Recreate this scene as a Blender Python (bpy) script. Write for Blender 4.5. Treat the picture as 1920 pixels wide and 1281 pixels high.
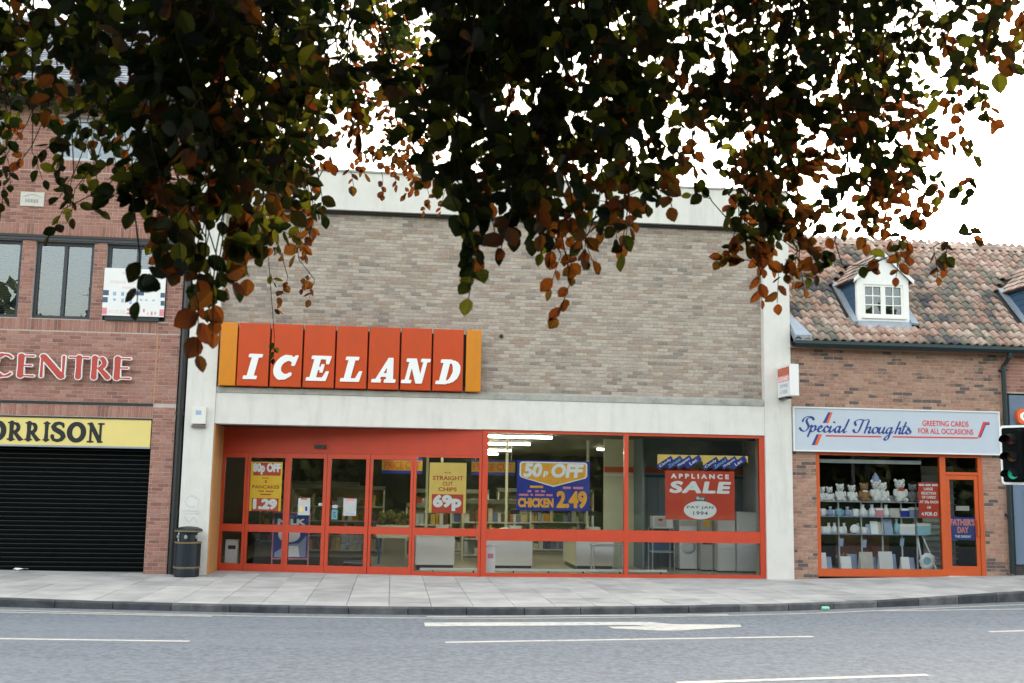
import bpy, bmesh, math, random
import numpy as np
from mathutils import Vector, Matrix
R = math.radians
random.seed(7)
rng = np.random.default_rng(11)
sc = bpy.context.scene
for o in list(bpy.data.objects): bpy.data.objects.remove(o)

# ------------------------------------------------------------------ camera
YAW, PITCH, ROLL, FPX = R(6.192), R(7.619), R(.9606), 2000.0
CAMPOS = np.array([0, -22.5, 1.912])
cF = np.array([math.sin(YAW)*math.cos(PITCH), math.cos(YAW)*math.cos(PITCH), math.sin(PITCH)])
r0 = np.array([math.cos(YAW), -math.sin(YAW), 0]); u0 = np.cross(r0, cF)
cR = math.cos(ROLL)*r0 + math.sin(ROLL)*u0
cU = math.cos(ROLL)*u0 - math.sin(ROLL)*r0
cam = bpy.data.cameras.new('camera'); camo = bpy.data.objects.new('camera', cam)
sc.collection.objects.link(camo)
camo.matrix_world = Matrix([[cR[i], cU[i], -cF[i], CAMPOS[i]] for i in range(3)] + [[0, 0, 0, 1]])
cam.sensor_width = 36; cam.lens = FPX/1920*36; cam.clip_start = .05; cam.clip_end = 3000
cam.dof.use_dof = True; cam.dof.focus_distance = 21; cam.dof.aperture_fstop = 9
sc.camera = camo

# ------------------------------------------------------------------ sky, sun, exposure
SUN_EL, SUN_AZ = R(9.5), R(38)          # low sun behind the shops, to the right of the picture
world = bpy.data.worlds.new('World'); sc.world = world; world.use_nodes = True
nt = world.node_tree
sky = nt.nodes.new('ShaderNodeTexSky'); sky.sky_type = 'NISHITA'; sky.sun_disc = False
sky.sun_elevation = SUN_EL; sky.sun_rotation = SUN_AZ
sky.air_density = 1.0; sky.dust_density = 6.0; sky.ozone_density = .5
bg = nt.nodes['Background']; bg.inputs['Strength'].default_value = .15
hs = nt.nodes.new('ShaderNodeHueSaturation'); hs.inputs['Saturation'].default_value = .5   # a hazy, whitish evening sky
nt.links.new(sky.outputs[0], hs.inputs['Color']); wm = nt.nodes.new('ShaderNodeVectorMath'); wm.operation = 'MULTIPLY'; wm.inputs[1].default_value = (1.04, 1.0, .935)
nt.links.new(hs.outputs['Color'], wm.inputs[0]); nt.links.new(wm.outputs[0], bg.inputs[0])
sun = bpy.data.lights.new('sun', 'SUN'); sun.energy = 2.0; sun.angle = R(.53); sun.color = (1, .86, .68)
suno = bpy.data.objects.new('sun', sun); sc.collection.objects.link(suno)
sd = Vector((math.cos(SUN_EL)*math.sin(SUN_AZ), math.cos(SUN_EL)*math.cos(SUN_AZ), math.sin(SUN_EL)))
suno.rotation_euler = sd.to_track_quat('Z', 'Y').to_euler(); suno.location = (20, 30, 20)
vs = sc.view_settings
vs.view_transform = 'Standard'; vs.look = 'None'; vs.gamma = 1; vs.use_curve_mapping = False
vs.exposure = 3.37
sc.render.engine = 'CYCLES'; sc.cycles.use_denoising = True
sc.cycles.max_bounces = 8; sc.cycles.transparent_max_bounces = 24
sc.cycles.sample_clamp_indirect = 6; sc.cycles.caustics_reflective = False; sc.cycles.caustics_refractive = False

# ------------------------------------------------------------------ measuring helpers
def ray(px, py): return cF + (px-960)/FPX*cR - (py-640.5)/FPX*cU
def wal(px, py, Y=0.0):                 # point on the plane y = Y seen at a pixel of the photograph
    d = ray(px, py); t = (Y-CAMPOS[1])/d[1]; return CAMPOS+t*d
def gnd(px, py, Z=0.0):
    d = ray(px, py); t = (Z-CAMPOS[2])/d[2]; return CAMPOS+t*d
def atd(px, py, dist):                  # point at a distance from where the photographer stood
    d = ray(px, py); return CAMPOS+d/np.linalg.norm(d)*dist

# ------------------------------------------------------------------ object helpers
COL = sc.collection
WL = {}
def tag(o, label=None, cat=None, group=None, kind=None):
    if label: o['label'] = label
    if cat: o['category'] = cat
    if group: o['group'] = group
    if kind: o['kind'] = kind
    return o
def thing(name, loc, label, cat, group=None):
    o = bpy.data.objects.new(name, None); COL.objects.link(o); o.location = loc
    o.empty_display_size = .2
    WL[o] = Vector(loc)
    return tag(o, label, cat, group)

class MB:
    def __init__(s): s.v = []; s.f = []
    def add(s, vs, fs):
        n = len(s.v); s.v += [tuple(v) for v in vs]; s.f += [tuple(i+n for i in f) for f in fs]; return s
    def box(s, x0, x1, y0, y1, z0, z1):
        if x1 < x0: x0, x1 = x1, x0
        if y1 < y0: y0, y1 = y1, y0
        if z1 < z0: z0, z1 = z1, z0
        return s.add([(x0,y0,z0),(x1,y0,z0),(x1,y1,z0),(x0,y1,z0),(x0,y0,z1),(x1,y0,z1),(x1,y1,z1),(x0,y1,z1)],
                     [(0,3,2,1),(4,5,6,7),(0,1,5,4),(1,2,6,5),(2,3,7,6),(3,0,4,7)])
    def prism(s, poly, y0, y1):          # outline in x,z swept along y
        a = sum(poly[i][0]*poly[(i+1) % len(poly)][1]-poly[(i+1) % len(poly)][0]*poly[i][1] for i in range(len(poly)))
        if a < 0: poly = poly[::-1]
        n = len(poly)
        vs = [(x, y0, z) for x, z in poly]+[(x, y1, z) for x, z in poly]
        return s.add(vs, [tuple(range(n)), tuple(range(2*n-1, n-1, -1))]+[(i, i+n, (i+1) % n+n, (i+1) % n) for i in range(n)])
    def prismx(s, poly, x0, x1):         # outline in y,z swept along x
        a = sum(poly[i][0]*poly[(i+1) % len(poly)][1]-poly[(i+1) % len(poly)][0]*poly[i][1] for i in range(len(poly)))
        if a < 0: poly = poly[::-1]
        n = len(poly)
        vs = [(x0, y, z) for y, z in poly]+[(x1, y, z) for y, z in poly]
        return s.add(vs, [tuple(range(n-1, -1, -1)), tuple(range(n, 2*n))]+[(i, (i+1) % n, (i+1) % n+n, i+n) for i in range(n)])
    def prismz(s, poly, z0, z1):         # outline in x,y swept up
        a = sum(poly[i][0]*poly[(i+1) % len(poly)][1]-poly[(i+1) % len(poly)][0]*poly[i][1] for i in range(len(poly)))
        if a < 0: poly = poly[::-1]
        n = len(poly)
        vs = [(x, y, z0) for x, y in poly]+[(x, y, z1) for x, y in poly]
        return s.add(vs, [tuple(range(n-1, -1, -1)), tuple(range(n, 2*n))]+[(i, (i+1) % n, (i+1) % n+n, i+n) for i in range(n)])
    def tube(s, pts, r, n=8):
        pts = [Vector(p) for p in pts]; rs = r if isinstance(r, (list, tuple)) else [r]*len(pts)
        vs = []; up = Vector((.13, .31, .94))
        for i, p in enumerate(pts):
            t = (pts[min(i+1, len(pts)-1)]-pts[max(i-1, 0)]).normalized()
            if abs(t.dot(up)) > .95: up = Vector((1, .1, 0))
            a = t.cross(up).normalized(); b = t.cross(a)
            vs += [p+(a*math.cos(2*math.pi*k/n)+b*math.sin(2*math.pi*k/n))*rs[i] for k in range(n)]
        fs = []
        for i in range(len(pts)-1):
            for k in range(n):
                k2 = (k+1) % n; fs.append((i*n+k, (i+1)*n+k, (i+1)*n+k2, i*n+k2))
        fs += [tuple(range(n)), tuple(range(len(pts)*n-1, len(pts)*n-n-1, -1))]
        return s.add(vs, fs)
    def lathe(s, prof, cx, cy, n=24):    # prof: (radius, z)
        vs = []
        for r, z in prof: vs += [(cx+r*math.cos(2*math.pi*k/n), cy+r*math.sin(2*math.pi*k/n), z) for k in range(n)]
        fs = []
        for i in range(len(prof)-1):
            for k in range(n):
                k2 = (k+1) % n; fs.append((i*n+k, i*n+k2, (i+1)*n+k2, (i+1)*n+k))
        fs += [tuple(range(n-1, -1, -1)), tuple(range((len(prof)-1)*n, len(prof)*n))]
        return s.add(vs, fs)
    def ball(s, c, r, n=12, m=7):
        rx, ry, rz = r if isinstance(r, (tuple, list)) else (r, r, r)
        vs = [(c[0], c[1], c[2]-rz)]
        for i in range(1, m):
            a = -math.pi/2+math.pi*i/m
            vs += [(c[0]+rx*math.cos(a)*math.cos(2*math.pi*k/n), c[1]+ry*math.cos(a)*math.sin(2*math.pi*k/n), c[2]+rz*math.sin(a)) for k in range(n)]
        vs.append((c[0], c[1], c[2]+rz)); fs = []
        for k in range(n): fs.append((0, 1+(k+1) % n, 1+k))
        for i in range(m-2):
            for k in range(n): fs.append((1+i*n+k, 1+i*n+(k+1) % n, 1+(i+1)*n+(k+1) % n, 1+(i+1)*n+k))
        L = len(vs)-1; b = 1+(m-2)*n
        for k in range(n): fs.append((b+k, b+(k+1) % n, L))
        return s.add(vs, fs)
    def xf(s, M, start=0):
        s.v[start:] = [tuple(M @ Vector(v)) for v in s.v[start:]]; return s
    def mesh(s, name, mat, off=(0, 0, 0), smooth=False):
        me = bpy.data.meshes.new(name)
        me.from_pydata([(v[0]-off[0], v[1]-off[1], v[2]-off[2]) for v in s.v], [], s.f); me.update()
        if mat: me.materials.append(mat)
        if smooth: me.polygons.foreach_set('use_smooth', [True]*len(me.polygons))
        return me
    def build(s, name, mat, parent=None, label=None, cat=None, group=None, kind=None, smooth=False):
        if parent is not None:
            off = WL[parent]
            o = bpy.data.objects.new(name, s.mesh(name, mat, off, smooth)); o.parent = parent; WL[o] = off
        else:
            a = np.array(s.v); lo, hi = a.min(0), a.max(0)
            off = Vector(((lo[0]+hi[0])/2, (lo[1]+hi[1])/2, lo[2]))
            o = bpy.data.objects.new(name, s.mesh(name, mat, off, smooth)); o.location = off; WL[o] = off
        COL.objects.link(o)
        return tag(o, label, cat, group, kind)

def link_mesh(name, me, parent, loc, rot=None, scale=None):
    o = bpy.data.objects.new(name, me); COL.objects.link(o)
    if parent is not None: o.parent = parent; o.location = Vector(loc)-WL[parent]
    else: o.location = loc
    if rot: o.rotation_euler = rot
    if scale: o.scale = scale
    WL[o] = Vector(loc)
    return o

# ------------------------------------------------------------------ materials
def srgb(r, g, b):
    f = lambda c: c/12.92 if c <= .04045 else ((c+.055)/1.055)**2.4
    return (f(r/255), f(g/255), f(b/255), 1)
def c4(c): return (c[0], c[1], c[2], 1)
def mat(name, col, rough=.7, var=.12, scale=6.0, bump=0.0, bscale=60.0, metal=0.0, spec=.4, stain=None, stain_scale=1.5, stain_amt=.0, streak=(1, 1, 1)):
    m = bpy.data.materials.new(name); m.use_nodes = True; N = m.node_tree.nodes; L = m.node_tree.links
    b = N['Principled BSDF']; b.inputs['Roughness'].default_value = rough; b.inputs['Metallic'].default_value = metal
    b.inputs['Specular IOR Level'].default_value = spec
    g = N.new('ShaderNodeNewGeometry')
    n1 = N.new('ShaderNodeTexNoise'); n1.inputs['Scale'].default_value = scale; n1.inputs['Detail'].default_value = 6
    n1.inputs['Roughness'].default_value = .65
    L.new(g.outputs['Position'], n1.inputs['Vector'])
    r = N.new('ShaderNodeMapRange'); r.inputs['From Min'].default_value = .28; r.inputs['From Max'].default_value = .72
    r.inputs['To Min'].default_value = 1-var; r.inputs['To Max'].default_value = 1+var
    L.new(n1.outputs['Fac'], r.inputs['Value'])
    mx = N.new('ShaderNodeVectorMath'); mx.operation = 'SCALE'; mx.inputs[0].default_value = col[:3]
    L.new(r.outputs['Result'], mx.inputs['Scale'])
    out = mx.outputs['Vector']
    if stain:
        n2 = N.new('ShaderNodeTexNoise'); n2.inputs['Scale'].default_value = stain_scale; n2.inputs['Detail'].default_value = 8
        n2.inputs['Roughness'].default_value = .7
        vm = N.new('ShaderNodeVectorMath'); vm.operation = 'MULTIPLY'; vm.inputs[1].default_value = streak
        L.new(g.outputs['Position'], vm.inputs[0]); L.new(vm.outputs[0], n2.inputs['Vector'])
        r2 = N.new('ShaderNodeMapRange'); r2.inputs['From Min'].default_value = .5; r2.inputs['From Max'].default_value = .68
        r2.inputs['To Max'].default_value = stain_amt
        L.new(n2.outputs['Fac'], r2.inputs['Value'])
        mm = N.new('ShaderNodeMix'); mm.data_type = 'RGBA'; L.new(r2.outputs['Result'], mm.inputs['Factor'])
        L.new(out, mm.inputs['A']); mm.inputs['B'].default_value = c4(stain); out = mm.outputs['Result']
    L.new(out, b.inputs['Base Color'])
    if bump:
        n3 = N.new('ShaderNodeTexNoise'); n3.inputs['Scale'].default_value = bscale; n3.inputs['Detail'].default_value = 4
        L.new(g.outputs['Position'], n3.inputs['Vector'])
        bp = N.new('ShaderNodeBump'); bp.inputs['Strength'].default_value = bump; bp.inputs['Distance'].default_value = .01
        L.new(n3.outputs['Fac'], bp.inputs['Height']); L.new(bp.outputs['Normal'], b.inputs['Normal'])
    return m
def pal_mat(name, cols, rough=.85, var=.15, scale=18.0, bump=.4, spec=.25, patch=None):
    """pieces that each take their own colour from a palette (by piece, whether a mesh of its own or an island)"""
    m = bpy.data.materials.new(name); m.use_nodes = True; N = m.node_tree.nodes; L = m.node_tree.links
    b = N['Principled BSDF']; b.inputs['Roughness'].default_value = rough; b.inputs['Specular IOR Level'].default_value = spec
    g = N.new('ShaderNodeNewGeometry'); oi = N.new('ShaderNodeObjectInfo')
    ad = N.new('ShaderNodeMath'); ad.operation = 'ADD'
    L.new(g.outputs['Random Per Island'], ad.inputs[0]); L.new(oi.outputs['Random'], ad.inputs[1])
    fr = N.new('ShaderNodeMath'); fr.operation = 'FRACT'; L.new(ad.outputs[0], fr.inputs[0])
    src = fr.outputs[0]
    if patch:                                # clusters of alike pieces
        npz = N.new('ShaderNodeTexNoise'); npz.inputs['Scale'].default_value = patch[0]; npz.inputs['Detail'].default_value = 2
        L.new(g.outputs['Position'], npz.inputs['Vector'])
        mr = N.new('ShaderNodeMapRange'); mr.inputs['From Min'].default_value = .35; mr.inputs['From Max'].default_value = .65
        mr.inputs['To Min'].default_value = -patch[1]; mr.inputs['To Max'].default_value = patch[1]
        L.new(npz.outputs['Fac'], mr.inputs['Value'])
        a2 = N.new('ShaderNodeMath'); a2.operation = 'ADD'; a2.use_clamp = True
        L.new(src, a2.inputs[0]); L.new(mr.outputs['Result'], a2.inputs[1]); src = a2.outputs[0]
    cr = N.new('ShaderNodeValToRGB'); cr.color_ramp.interpolation = 'LINEAR'
    el = cr.color_ramp.elements
    tot = sum(w for w, _ in cols); acc = 0
    for i, (w, c) in enumerate(cols):
        pos = (acc+w/2)/tot; acc += w
        e = el[i] if i < 2 else el.new(pos)
        e.position = pos; e.color = c4(c)
    L.new(src, cr.inputs['Fac'])
    n1 = N.new('ShaderNodeTexNoise'); n1.inputs['Scale'].default_value = scale; n1.inputs['Detail'].default_value = 5
    L.new(g.outputs['Position'], n1.inputs['Vector'])
    r = N.new('ShaderNodeMapRange'); r.inputs['From Min'].default_value = .3; r.inputs['From Max'].default_value = .7
    r.inputs['To Min'].default_value = 1-var; r.inputs['To Max'].default_value = 1+var
    L.new(n1.outputs['Fac'], r.inputs['Value'])
    mx = N.new('ShaderNodeVectorMath'); mx.operation = 'SCALE'; L.new(cr.outputs['Color'], mx.inputs[0]); L.new(r.outputs['Result'], mx.inputs['Scale'])
    L.new(mx.outputs['Vector'], b.inputs['Base Color'])
    if bump:
        bp = N.new('ShaderNodeBump'); bp.inputs['Strength'].default_value = bump; bp.inputs['Distance'].default_value = .006
        L.new(n1.outputs['Fac'], bp.inputs['Height']); L.new(bp.outputs['Normal'], b.inputs['Normal'])
    return m
def glass_mat(name, tint=(.93, .97, .95), ior=1.5, wob=.0):
    m = bpy.data.materials.new(name); m.use_nodes = True; N = m.node_tree.nodes; L = m.node_tree.links
    N.remove(N['Principled BSDF']); o = N['Material Output']
    t = N.new('ShaderNodeBsdfTransparent'); t.inputs[0].default_value = c4(tint)
    g = N.new('ShaderNodeBsdfGlossy'); g.inputs['Roughness'].default_value = .0
    f = N.new('ShaderNodeFresnel'); f.inputs['IOR'].default_value = ior
    mx = N.new('ShaderNodeMixShader'); L.new(f.outputs[0], mx.inputs[0]); L.new(t.outputs[0], mx.inputs[1]); L.new(g.outputs[0], mx.inputs[2])
    L.new(mx.outputs[0], o.inputs['Surface'])
    if wob:
        ge = N.new('ShaderNodeNewGeometry'); n = N.new('ShaderNodeTexNoise'); n.inputs['Scale'].default_value = 1.2
        L.new(ge.outputs['Position'], n.inputs['Vector'])
        bp = N.new('ShaderNodeBump'); bp.inputs['Strength'].default_value = wob; bp.inputs['Distance'].default_value = .02
        L.new(n.outputs['Fac'], bp.inputs['Height']); L.new(bp.outputs['Normal'], g.inputs['Normal'])
    return m
def emit_mat(name, col, s):
    m = bpy.data.materials.new(name); m.use_nodes = True; b = m.node_tree.nodes['Principled BSDF']
    b.inputs['Base Color'].default_value = c4(col); b.inputs['Emission Color'].default_value = c4(col); b.inputs['Emission Strength'].default_value = s
    return m

M = {}
M['ice_brick'] = pal_mat('stock_brick', [(1, (0.227,0.19,0.164)), (2.5, (0.31,0.26,0.221)), (2, (0.323,0.237,0.181)), (3, (0.351,0.295,0.248)), (4, (0.393,0.327,0.271)), (2, (0.427,0.362,0.305))], patch=(.5, .16))
M['ice_mortar'] = mat('grey_mortar', (0.421,0.383,0.339), .95, .12, 9)
M['red_brick'] = pal_mat('red_brick', [(.8, (0.226,0.108,0.086)), (3, (0.301,0.139,0.104)), (4, (0.343,0.163,0.123)), (2, (0.335,0.175,0.138)), (1, (0.385,0.203,0.154))], patch=(.8, .1))
M['red_mortar'] = mat('pale_mortar', (0.484,0.41,0.371), .95, .1, 9)
M['buff_brick'] = pal_mat('orange_brown_brick', [(1.2, (0.121,0.0924,0.0856)), (1, (0.249,0.152,0.117)), (4, (0.354,0.207,0.149)), (3, (0.399,0.245,0.176)), (2, (0.344,0.184,0.136))], patch=(2.2, .18))
M['buff_mortar'] = mat('buff_mortar', (0.44,0.352,0.292), .95, .12, 9)
M['tile'] = pal_mat('clay_pantile', [(1.6, (0.106,0.101,0.106)), (2.4, (0.211,0.197,0.158)), (2, (0.278,0.216,0.173)), (3, (0.346,0.216,0.168)), (2.5, (0.403,0.274,0.221)), (1, (0.451,0.346,0.288))], rough=.8, scale=9, var=.3, patch=(.6, .28))
M['slate'] = pal_mat('roof_slate', [(1, (.17,.18,.21)), (1, (.22,.23,.26)), (1, (.27,.28,.30))], rough=.6)
M['slab'] = pal_mat('paving_slab', [(1, (0.346,0.337,0.324)), (3, (0.397,0.389,0.371)), (4, (0.423,0.414,0.397)), (1, (0.458,0.445,0.419))], rough=.85, scale=2.2, var=.14, bump=.2, patch=(.55, .30))
M['kerbstone'] = pal_mat('kerb_stone', [(1, (.05,.053,.06)), (2, (.075,.078,.084)), (1, (.12,.12,.12))], scale=5, var=.4)
M['asphalt'] = mat('asphalt', (0.153,0.172,0.198), .75, .42, 13, .9, 120, spec=.5, stain=(0.208,0.229,0.254), stain_scale=1.0, stain_amt=.7, streak=(.06, .8, 1))
M['bed'] = mat('jointing_sand', (.28,.275,.26), .95)
M['paint_line'] = mat('road_paint', (0.581,0.563,0.502), .6, .2, 30, stain=(.26,.27,.28), stain_scale=7, stain_amt=.75)
M['paint_yellow'] = mat('faded_cream_paint', (.50,.46,.34), .7, .15, 25, stain=(.2,.2,.2), stain_scale=6, stain_amt=.6)
M['white_render'] = mat('white_painted_concrete', (0.66,0.635,0.587), .75, .05, 4, .12, 40, stain=(0.388,0.369,0.33), stain_scale=1.6, stain_amt=.30, streak=(2.2, 2.2, .35))
M['concrete'] = mat('weathered_concrete', (.36,.35,.31), .9, .18, 5, .3, 50, stain=(.16,.16,.13), stain_scale=3, stain_amt=.6)
M['red_frame'] = mat('red_painted_metal', (0.506,0.0546,0.0193), .42, .06, 5, spec=.45, stain=(0.325,0.0512,0.0292), stain_scale=2.2, stain_amt=.4, streak=(1.6, 1.6, .6))
M['tan_side'] = mat('tan_painted_board', (.50,.25,.09), .6, .1, 4)
M['red_panel'] = mat('red_fascia_panel', (0.47,0.0465,0.0169), .5, .05, 2, stain=(0.313,0.0472,0.0277), stain_scale=2.2, stain_amt=.4, streak=(1.6, 1.6, .6))
M['orange_frame'] = mat('orange_red_paint', (0.522,0.0855,0.018), .45, .07, 5, stain=(0.376,0.089,0.0282), stain_scale=2.2, stain_amt=.4, streak=(1.6, 1.6, .6))
M['sign_red'] = mat('orange_red_acrylic', (0.499,0.0528,0.00288), .35, .04, 2, spec=.4, stain=(0.318,0.054,0.0143), stain_scale=2.2, stain_amt=.4, streak=(1.6, 1.6, .6))
M['sign_amber'] = mat('amber_acrylic', (0.589,0.196,0.00357), .35, .04, 2, spec=.4, stain=(0.404,0.18,0.0151), stain_scale=2.2, stain_amt=.4, streak=(1.6, 1.6, .6))
M['letter_white'] = mat('white_acrylic', (.80,.79,.77), .4, .03, 3)
M['dark_gap'] = mat('dark_backing', (.03,.03,.032), .8)
M['black_paint'] = mat('black_paint', (.012,.015,.018), .35, .2, 10, spec=.5)
M['dark_frame'] = mat('dark_brown_frame', (.035,.04,.05), .45, .1, 8)
M['shutter'] = mat('dark_roller_shutter', (.0022,.0038,.0038), .85, .2, 6, spec=.04)
M['soffit'] = mat('brown_soffit', (.045,.04,.038), .7)
M['glass'] = glass_mat('window_glass', (.985,.995,.99), 1.36, .0)
M['glass_up'] = glass_mat('office_glass', (.66,.76,.84), 1.9, .05)
M['blind'] = mat('pale_blind', (.17,.22,.28), .6, .06, 3)
M['yellow_sign'] = mat('pale_yellow_board', (.72,.58,.20), .5, .04, 2)
M['black_letter'] = mat('black_lettering', (.010,.013,.014), .5)
M['centre_red'] = mat('dull_red_acrylic', (.45,.055,.04), .45, .05, 3)
M['stone'] = mat('pale_stone', (.56,.53,.47), .8, .08, 14, .2, 60)
M['stone_cut'] = mat('grey_carved_line', (.34,.33,.31), .8)
M['board_white'] = mat('white_board', (.76,.75,.73), .5, .03, 3)
M['board_blue'] = mat('dull_blue_print', (.06,.10,.17), .6); M['board_pale'] = mat('pale_blue_print', (.30,.38,.55), .6)
M['board_pink'] = mat('pink_print', (.70,.24,.26), .6); M['board_faint'] = mat('faint_pink_print', (.72,.62,.60), .6)
M['grey_sign'] = mat('pale_grey_board', (.47,.52,.58), .45, .03, 3)
M['trim_white'] = mat('white_trim', (.70,.70,.68), .5, .04, 3)
M['ink_blue'] = mat('navy_lettering', (.025,.045,.22), .5); M['ink_red'] = mat('red_lettering', (.60,.05,.04), .5)
M['ink_orange'] = mat('orange_stripe', (.68,.12,.02), .5)
M['p_yellow'] = mat('poster_yellow', (.93,.56,.03), .5, .05, 6); M['p_yellow2'] = mat('poster_pale_yellow', (.90,.62,.15), .45, .05, 6)
M['p_red'] = mat('poster_red', (.60,.055,.025), .45, .05, 5); M['p_blue'] = mat('poster_blue', (.020,.035,.30), .45, .06, 5)
M['p_orange'] = mat('poster_orange', (.88,.40,.03), .5); M['p_white'] = mat('poster_white', (.87,.87,.86), .5, .03, 5)
M['p_ink'] = mat('poster_red_ink', (.52,.09,.02), .5); M['p_grey'] = mat('poster_grey_ink', (.10,.11,.11), .5)
M['p_cyan'] = mat('poster_cyan', (.25,.52,.60), .5); M['p_dkblue'] = mat('poster_deep_blue', (.015,.04,.26), .5)
M['p_pink'] = mat('poster_pink', (.72,.25,.28), .5)
M['shop_floor'] = mat('shop_vinyl_floor', (.56,.52,.36), .35, .08, 3, spec=.4)
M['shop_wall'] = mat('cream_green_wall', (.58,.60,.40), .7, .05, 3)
M['shaded_panel'] = mat('shaded_grey_panel', (.20,.26,.28), .6, .06, 3)
M['shop_ceil'] = mat('shop_ceiling', (.20,.22,.17), .8, .06, 2)
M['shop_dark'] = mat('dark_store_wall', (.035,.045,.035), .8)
M['tube'] = emit_mat('lit_tube', (1.0,.95,.72), 5.5)
M['white_goods'] = mat('white_enamel', (.84,.86,.87), .3, .03, 2)
M['grey_goods'] = mat('grey_enamel', (.55,.56,.54), .35, .03, 2)
M['counter'] = mat('pale_grey_laminate', (.72,.73,.72), .4, .03, 3)
M['counter_cream'] = mat('cream_laminate', (.68,.67,.48), .4, .03, 3)
M['steel'] = mat('brushed_steel', (.55,.58,.60), .35, .05, 20, metal=.8)
M['grey_rail'] = mat('grey_painted_rail', (.45,.50,.52), .4)
M['wall_side'] = mat('pale_blue_side', (.62,.66,.70), .6)
M['blue_post'] = mat('blue_post', (.03,.09,.17), .5)
M['lead'] = mat('lead_flashing', (.27,.31,.36), .5, .12, 8)
M['cheek'] = mat('blue_grey_boarding', (.035,.085,.15), .6, .1, 8)
M['white_wood'] = mat('white_gloss_paint', (.80,.79,.75), .4, .03, 4)
M['gutter'] = mat('dark_green_gutter', (.008,.022,.024), .4, .15, 8)
M['blue_panel'] = mat('blue_grey_panel', (.13,.18,.25), .5, .06, 3)
M['orange_sign'] = mat('orange_sign', (.78,.13,.02), .4)
M['bin_body'] = mat('dark_blue_black_plastic', (.006,.014,.022), .35, .2, 8, spec=.5)
M['bin_gold'] = mat('dull_gold_band', (.16,.125,.06), .45, .25, 20)
M['mastic'] = mat('orange_mastic', (.45,.23,.13), .8)
M['board_shaded'] = mat('shaded_yellow_board', (.42,.27,.03), .6)  # yellow darkened in the colour itself for the dim shop interior
M['matte_black'] = mat('matte_black', (.006,.007,.007), .85, .2, 8, spec=.08)
M['leaf_stem'] = mat('beech_twig', (.012,.009,.007), .9, spec=.1)
M['bark'] = mat('grey_beech_bark', (.13,.12,.10), .85, .2, 5, .4, 20)
M['grass'] = mat('mown_grass', (.05,.085,.025), .9, .3, 6, .5, 30)
# ------------------------------------------------------------------ lettering
def sdf_grid(prims, x0, x1, y0, y1, h):
    xs = np.arange(x0, x1+h, h); ys = np.arange(y0, y1+h, h); X, Y = np.meshgrid(xs, ys)
    D = np.full(X.shape, 9.0)
    for p in prims:
        if p[0] == 's':                                   # round stroke with a width at each point
            pts, ws = p[1], p[2]
            if not isinstance(ws, (list, tuple)): ws = [ws]*len(pts)
            d = np.full(X.shape, 9.0)
            for (a, b, wa, wb) in zip(pts, pts[1:], ws, ws[1:]):
                vx, vy = b[0]-a[0], b[1]-a[1]; l2 = vx*vx+vy*vy+1e-12
                t = np.clip(((X-a[0])*vx+(Y-a[1])*vy)/l2, 0, 1)
                d = np.minimum(d, np.hypot(X-a[0]-t*vx, Y-a[1]-t*vy)-(wa+(wb-wa)*t)/2)
        else:                                             # 'p' filled polygon
            pts = p[1]; d = np.full(X.shape, 9.0); ins = np.zeros(X.shape, bool)
            for a, b in zip(pts, pts[1:]+pts[:1]):
                vx, vy = b[0]-a[0], b[1]-a[1]; l2 = vx*vx+vy*vy+1e-12
                t = np.clip(((X-a[0])*vx+(Y-a[1])*vy)/l2, 0, 1)
                d = np.minimum(d, np.hypot(X-a[0]-t*vx, Y-a[1]-t*vy))
                if a[1] != b[1]: ins ^= ((a[1] > Y) != (b[1] > Y)) & (X < (b[0]-a[0])*(Y-a[1])/(b[1]-a[1])+a[0])
            d = np.where(ins, -d, d)
        D = np.minimum(D, d)
    return xs, ys, D
def contours(xs, ys, D, level=0.0):
    D = D-level; D[0, :] = D[-1, :] = 9; D[:, 0] = D[:, -1] = 9
    D[np.abs(D) < 1e-9] = 1e-9
    seg = {}
    def pt(i0, j0, i1, j1):
        a, b = D[i0, j0], D[i1, j1]; t = a/(a-b)
        return (xs[j0]+(xs[j1]-xs[j0])*t, ys[i0]+(ys[i1]-ys[i0])*t)
    ins = D < 0
    code = ins[:-1, :-1]*1+ins[:-1, 1:]*2+ins[1:, 1:]*4+ins[1:, :-1]*8
    T = {1: [(3, 0)], 2: [(0, 1)], 3: [(3, 1)], 4: [(1, 2)], 5: [(3, 0), (1, 2)], 6: [(0, 2)], 7: [(3, 2)], 8: [(2, 3)], 9: [(2, 0)], 10: [(0, 1), (2, 3)], 11: [(2, 1)], 12: [(1, 3)], 13: [(1, 0)], 14: [(0, 3)]}
    for i, j in zip(*np.nonzero((code > 0) & (code < 15))):
        e = [((i, j), (i, j+1)), ((i, j+1), (i+1, j+1)), ((i+1, j), (i+1, j+1)), ((i, j), (i+1, j))]
        for a, b in T[int(code[i, j])]: seg[e[a]] = e[b]
    loops = []
    while seg:
        k0, k = seg.popitem(); lp = [k0]
        while k != k0 and k in seg: lp.append(k); k = seg.pop(k)
        P = [pt(*a, *b) for a, b in lp]
        out = []
        for q in range(len(P)):                            # drop points on straight runs
            a, b, c = P[q-1], P[q], P[(q+1) % len(P)]
            if out: a = out[-1]
            cr = abs((b[0]-a[0])*(c[1]-a[1])-(b[1]-a[1])*(c[0]-a[0]))
            if cr > 1e-5*2 or math.hypot(b[0]-a[0], b[1]-a[1]) > .3: out.append(b)
        if len(out) > 3: loops.append(out)
    return loops
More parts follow.
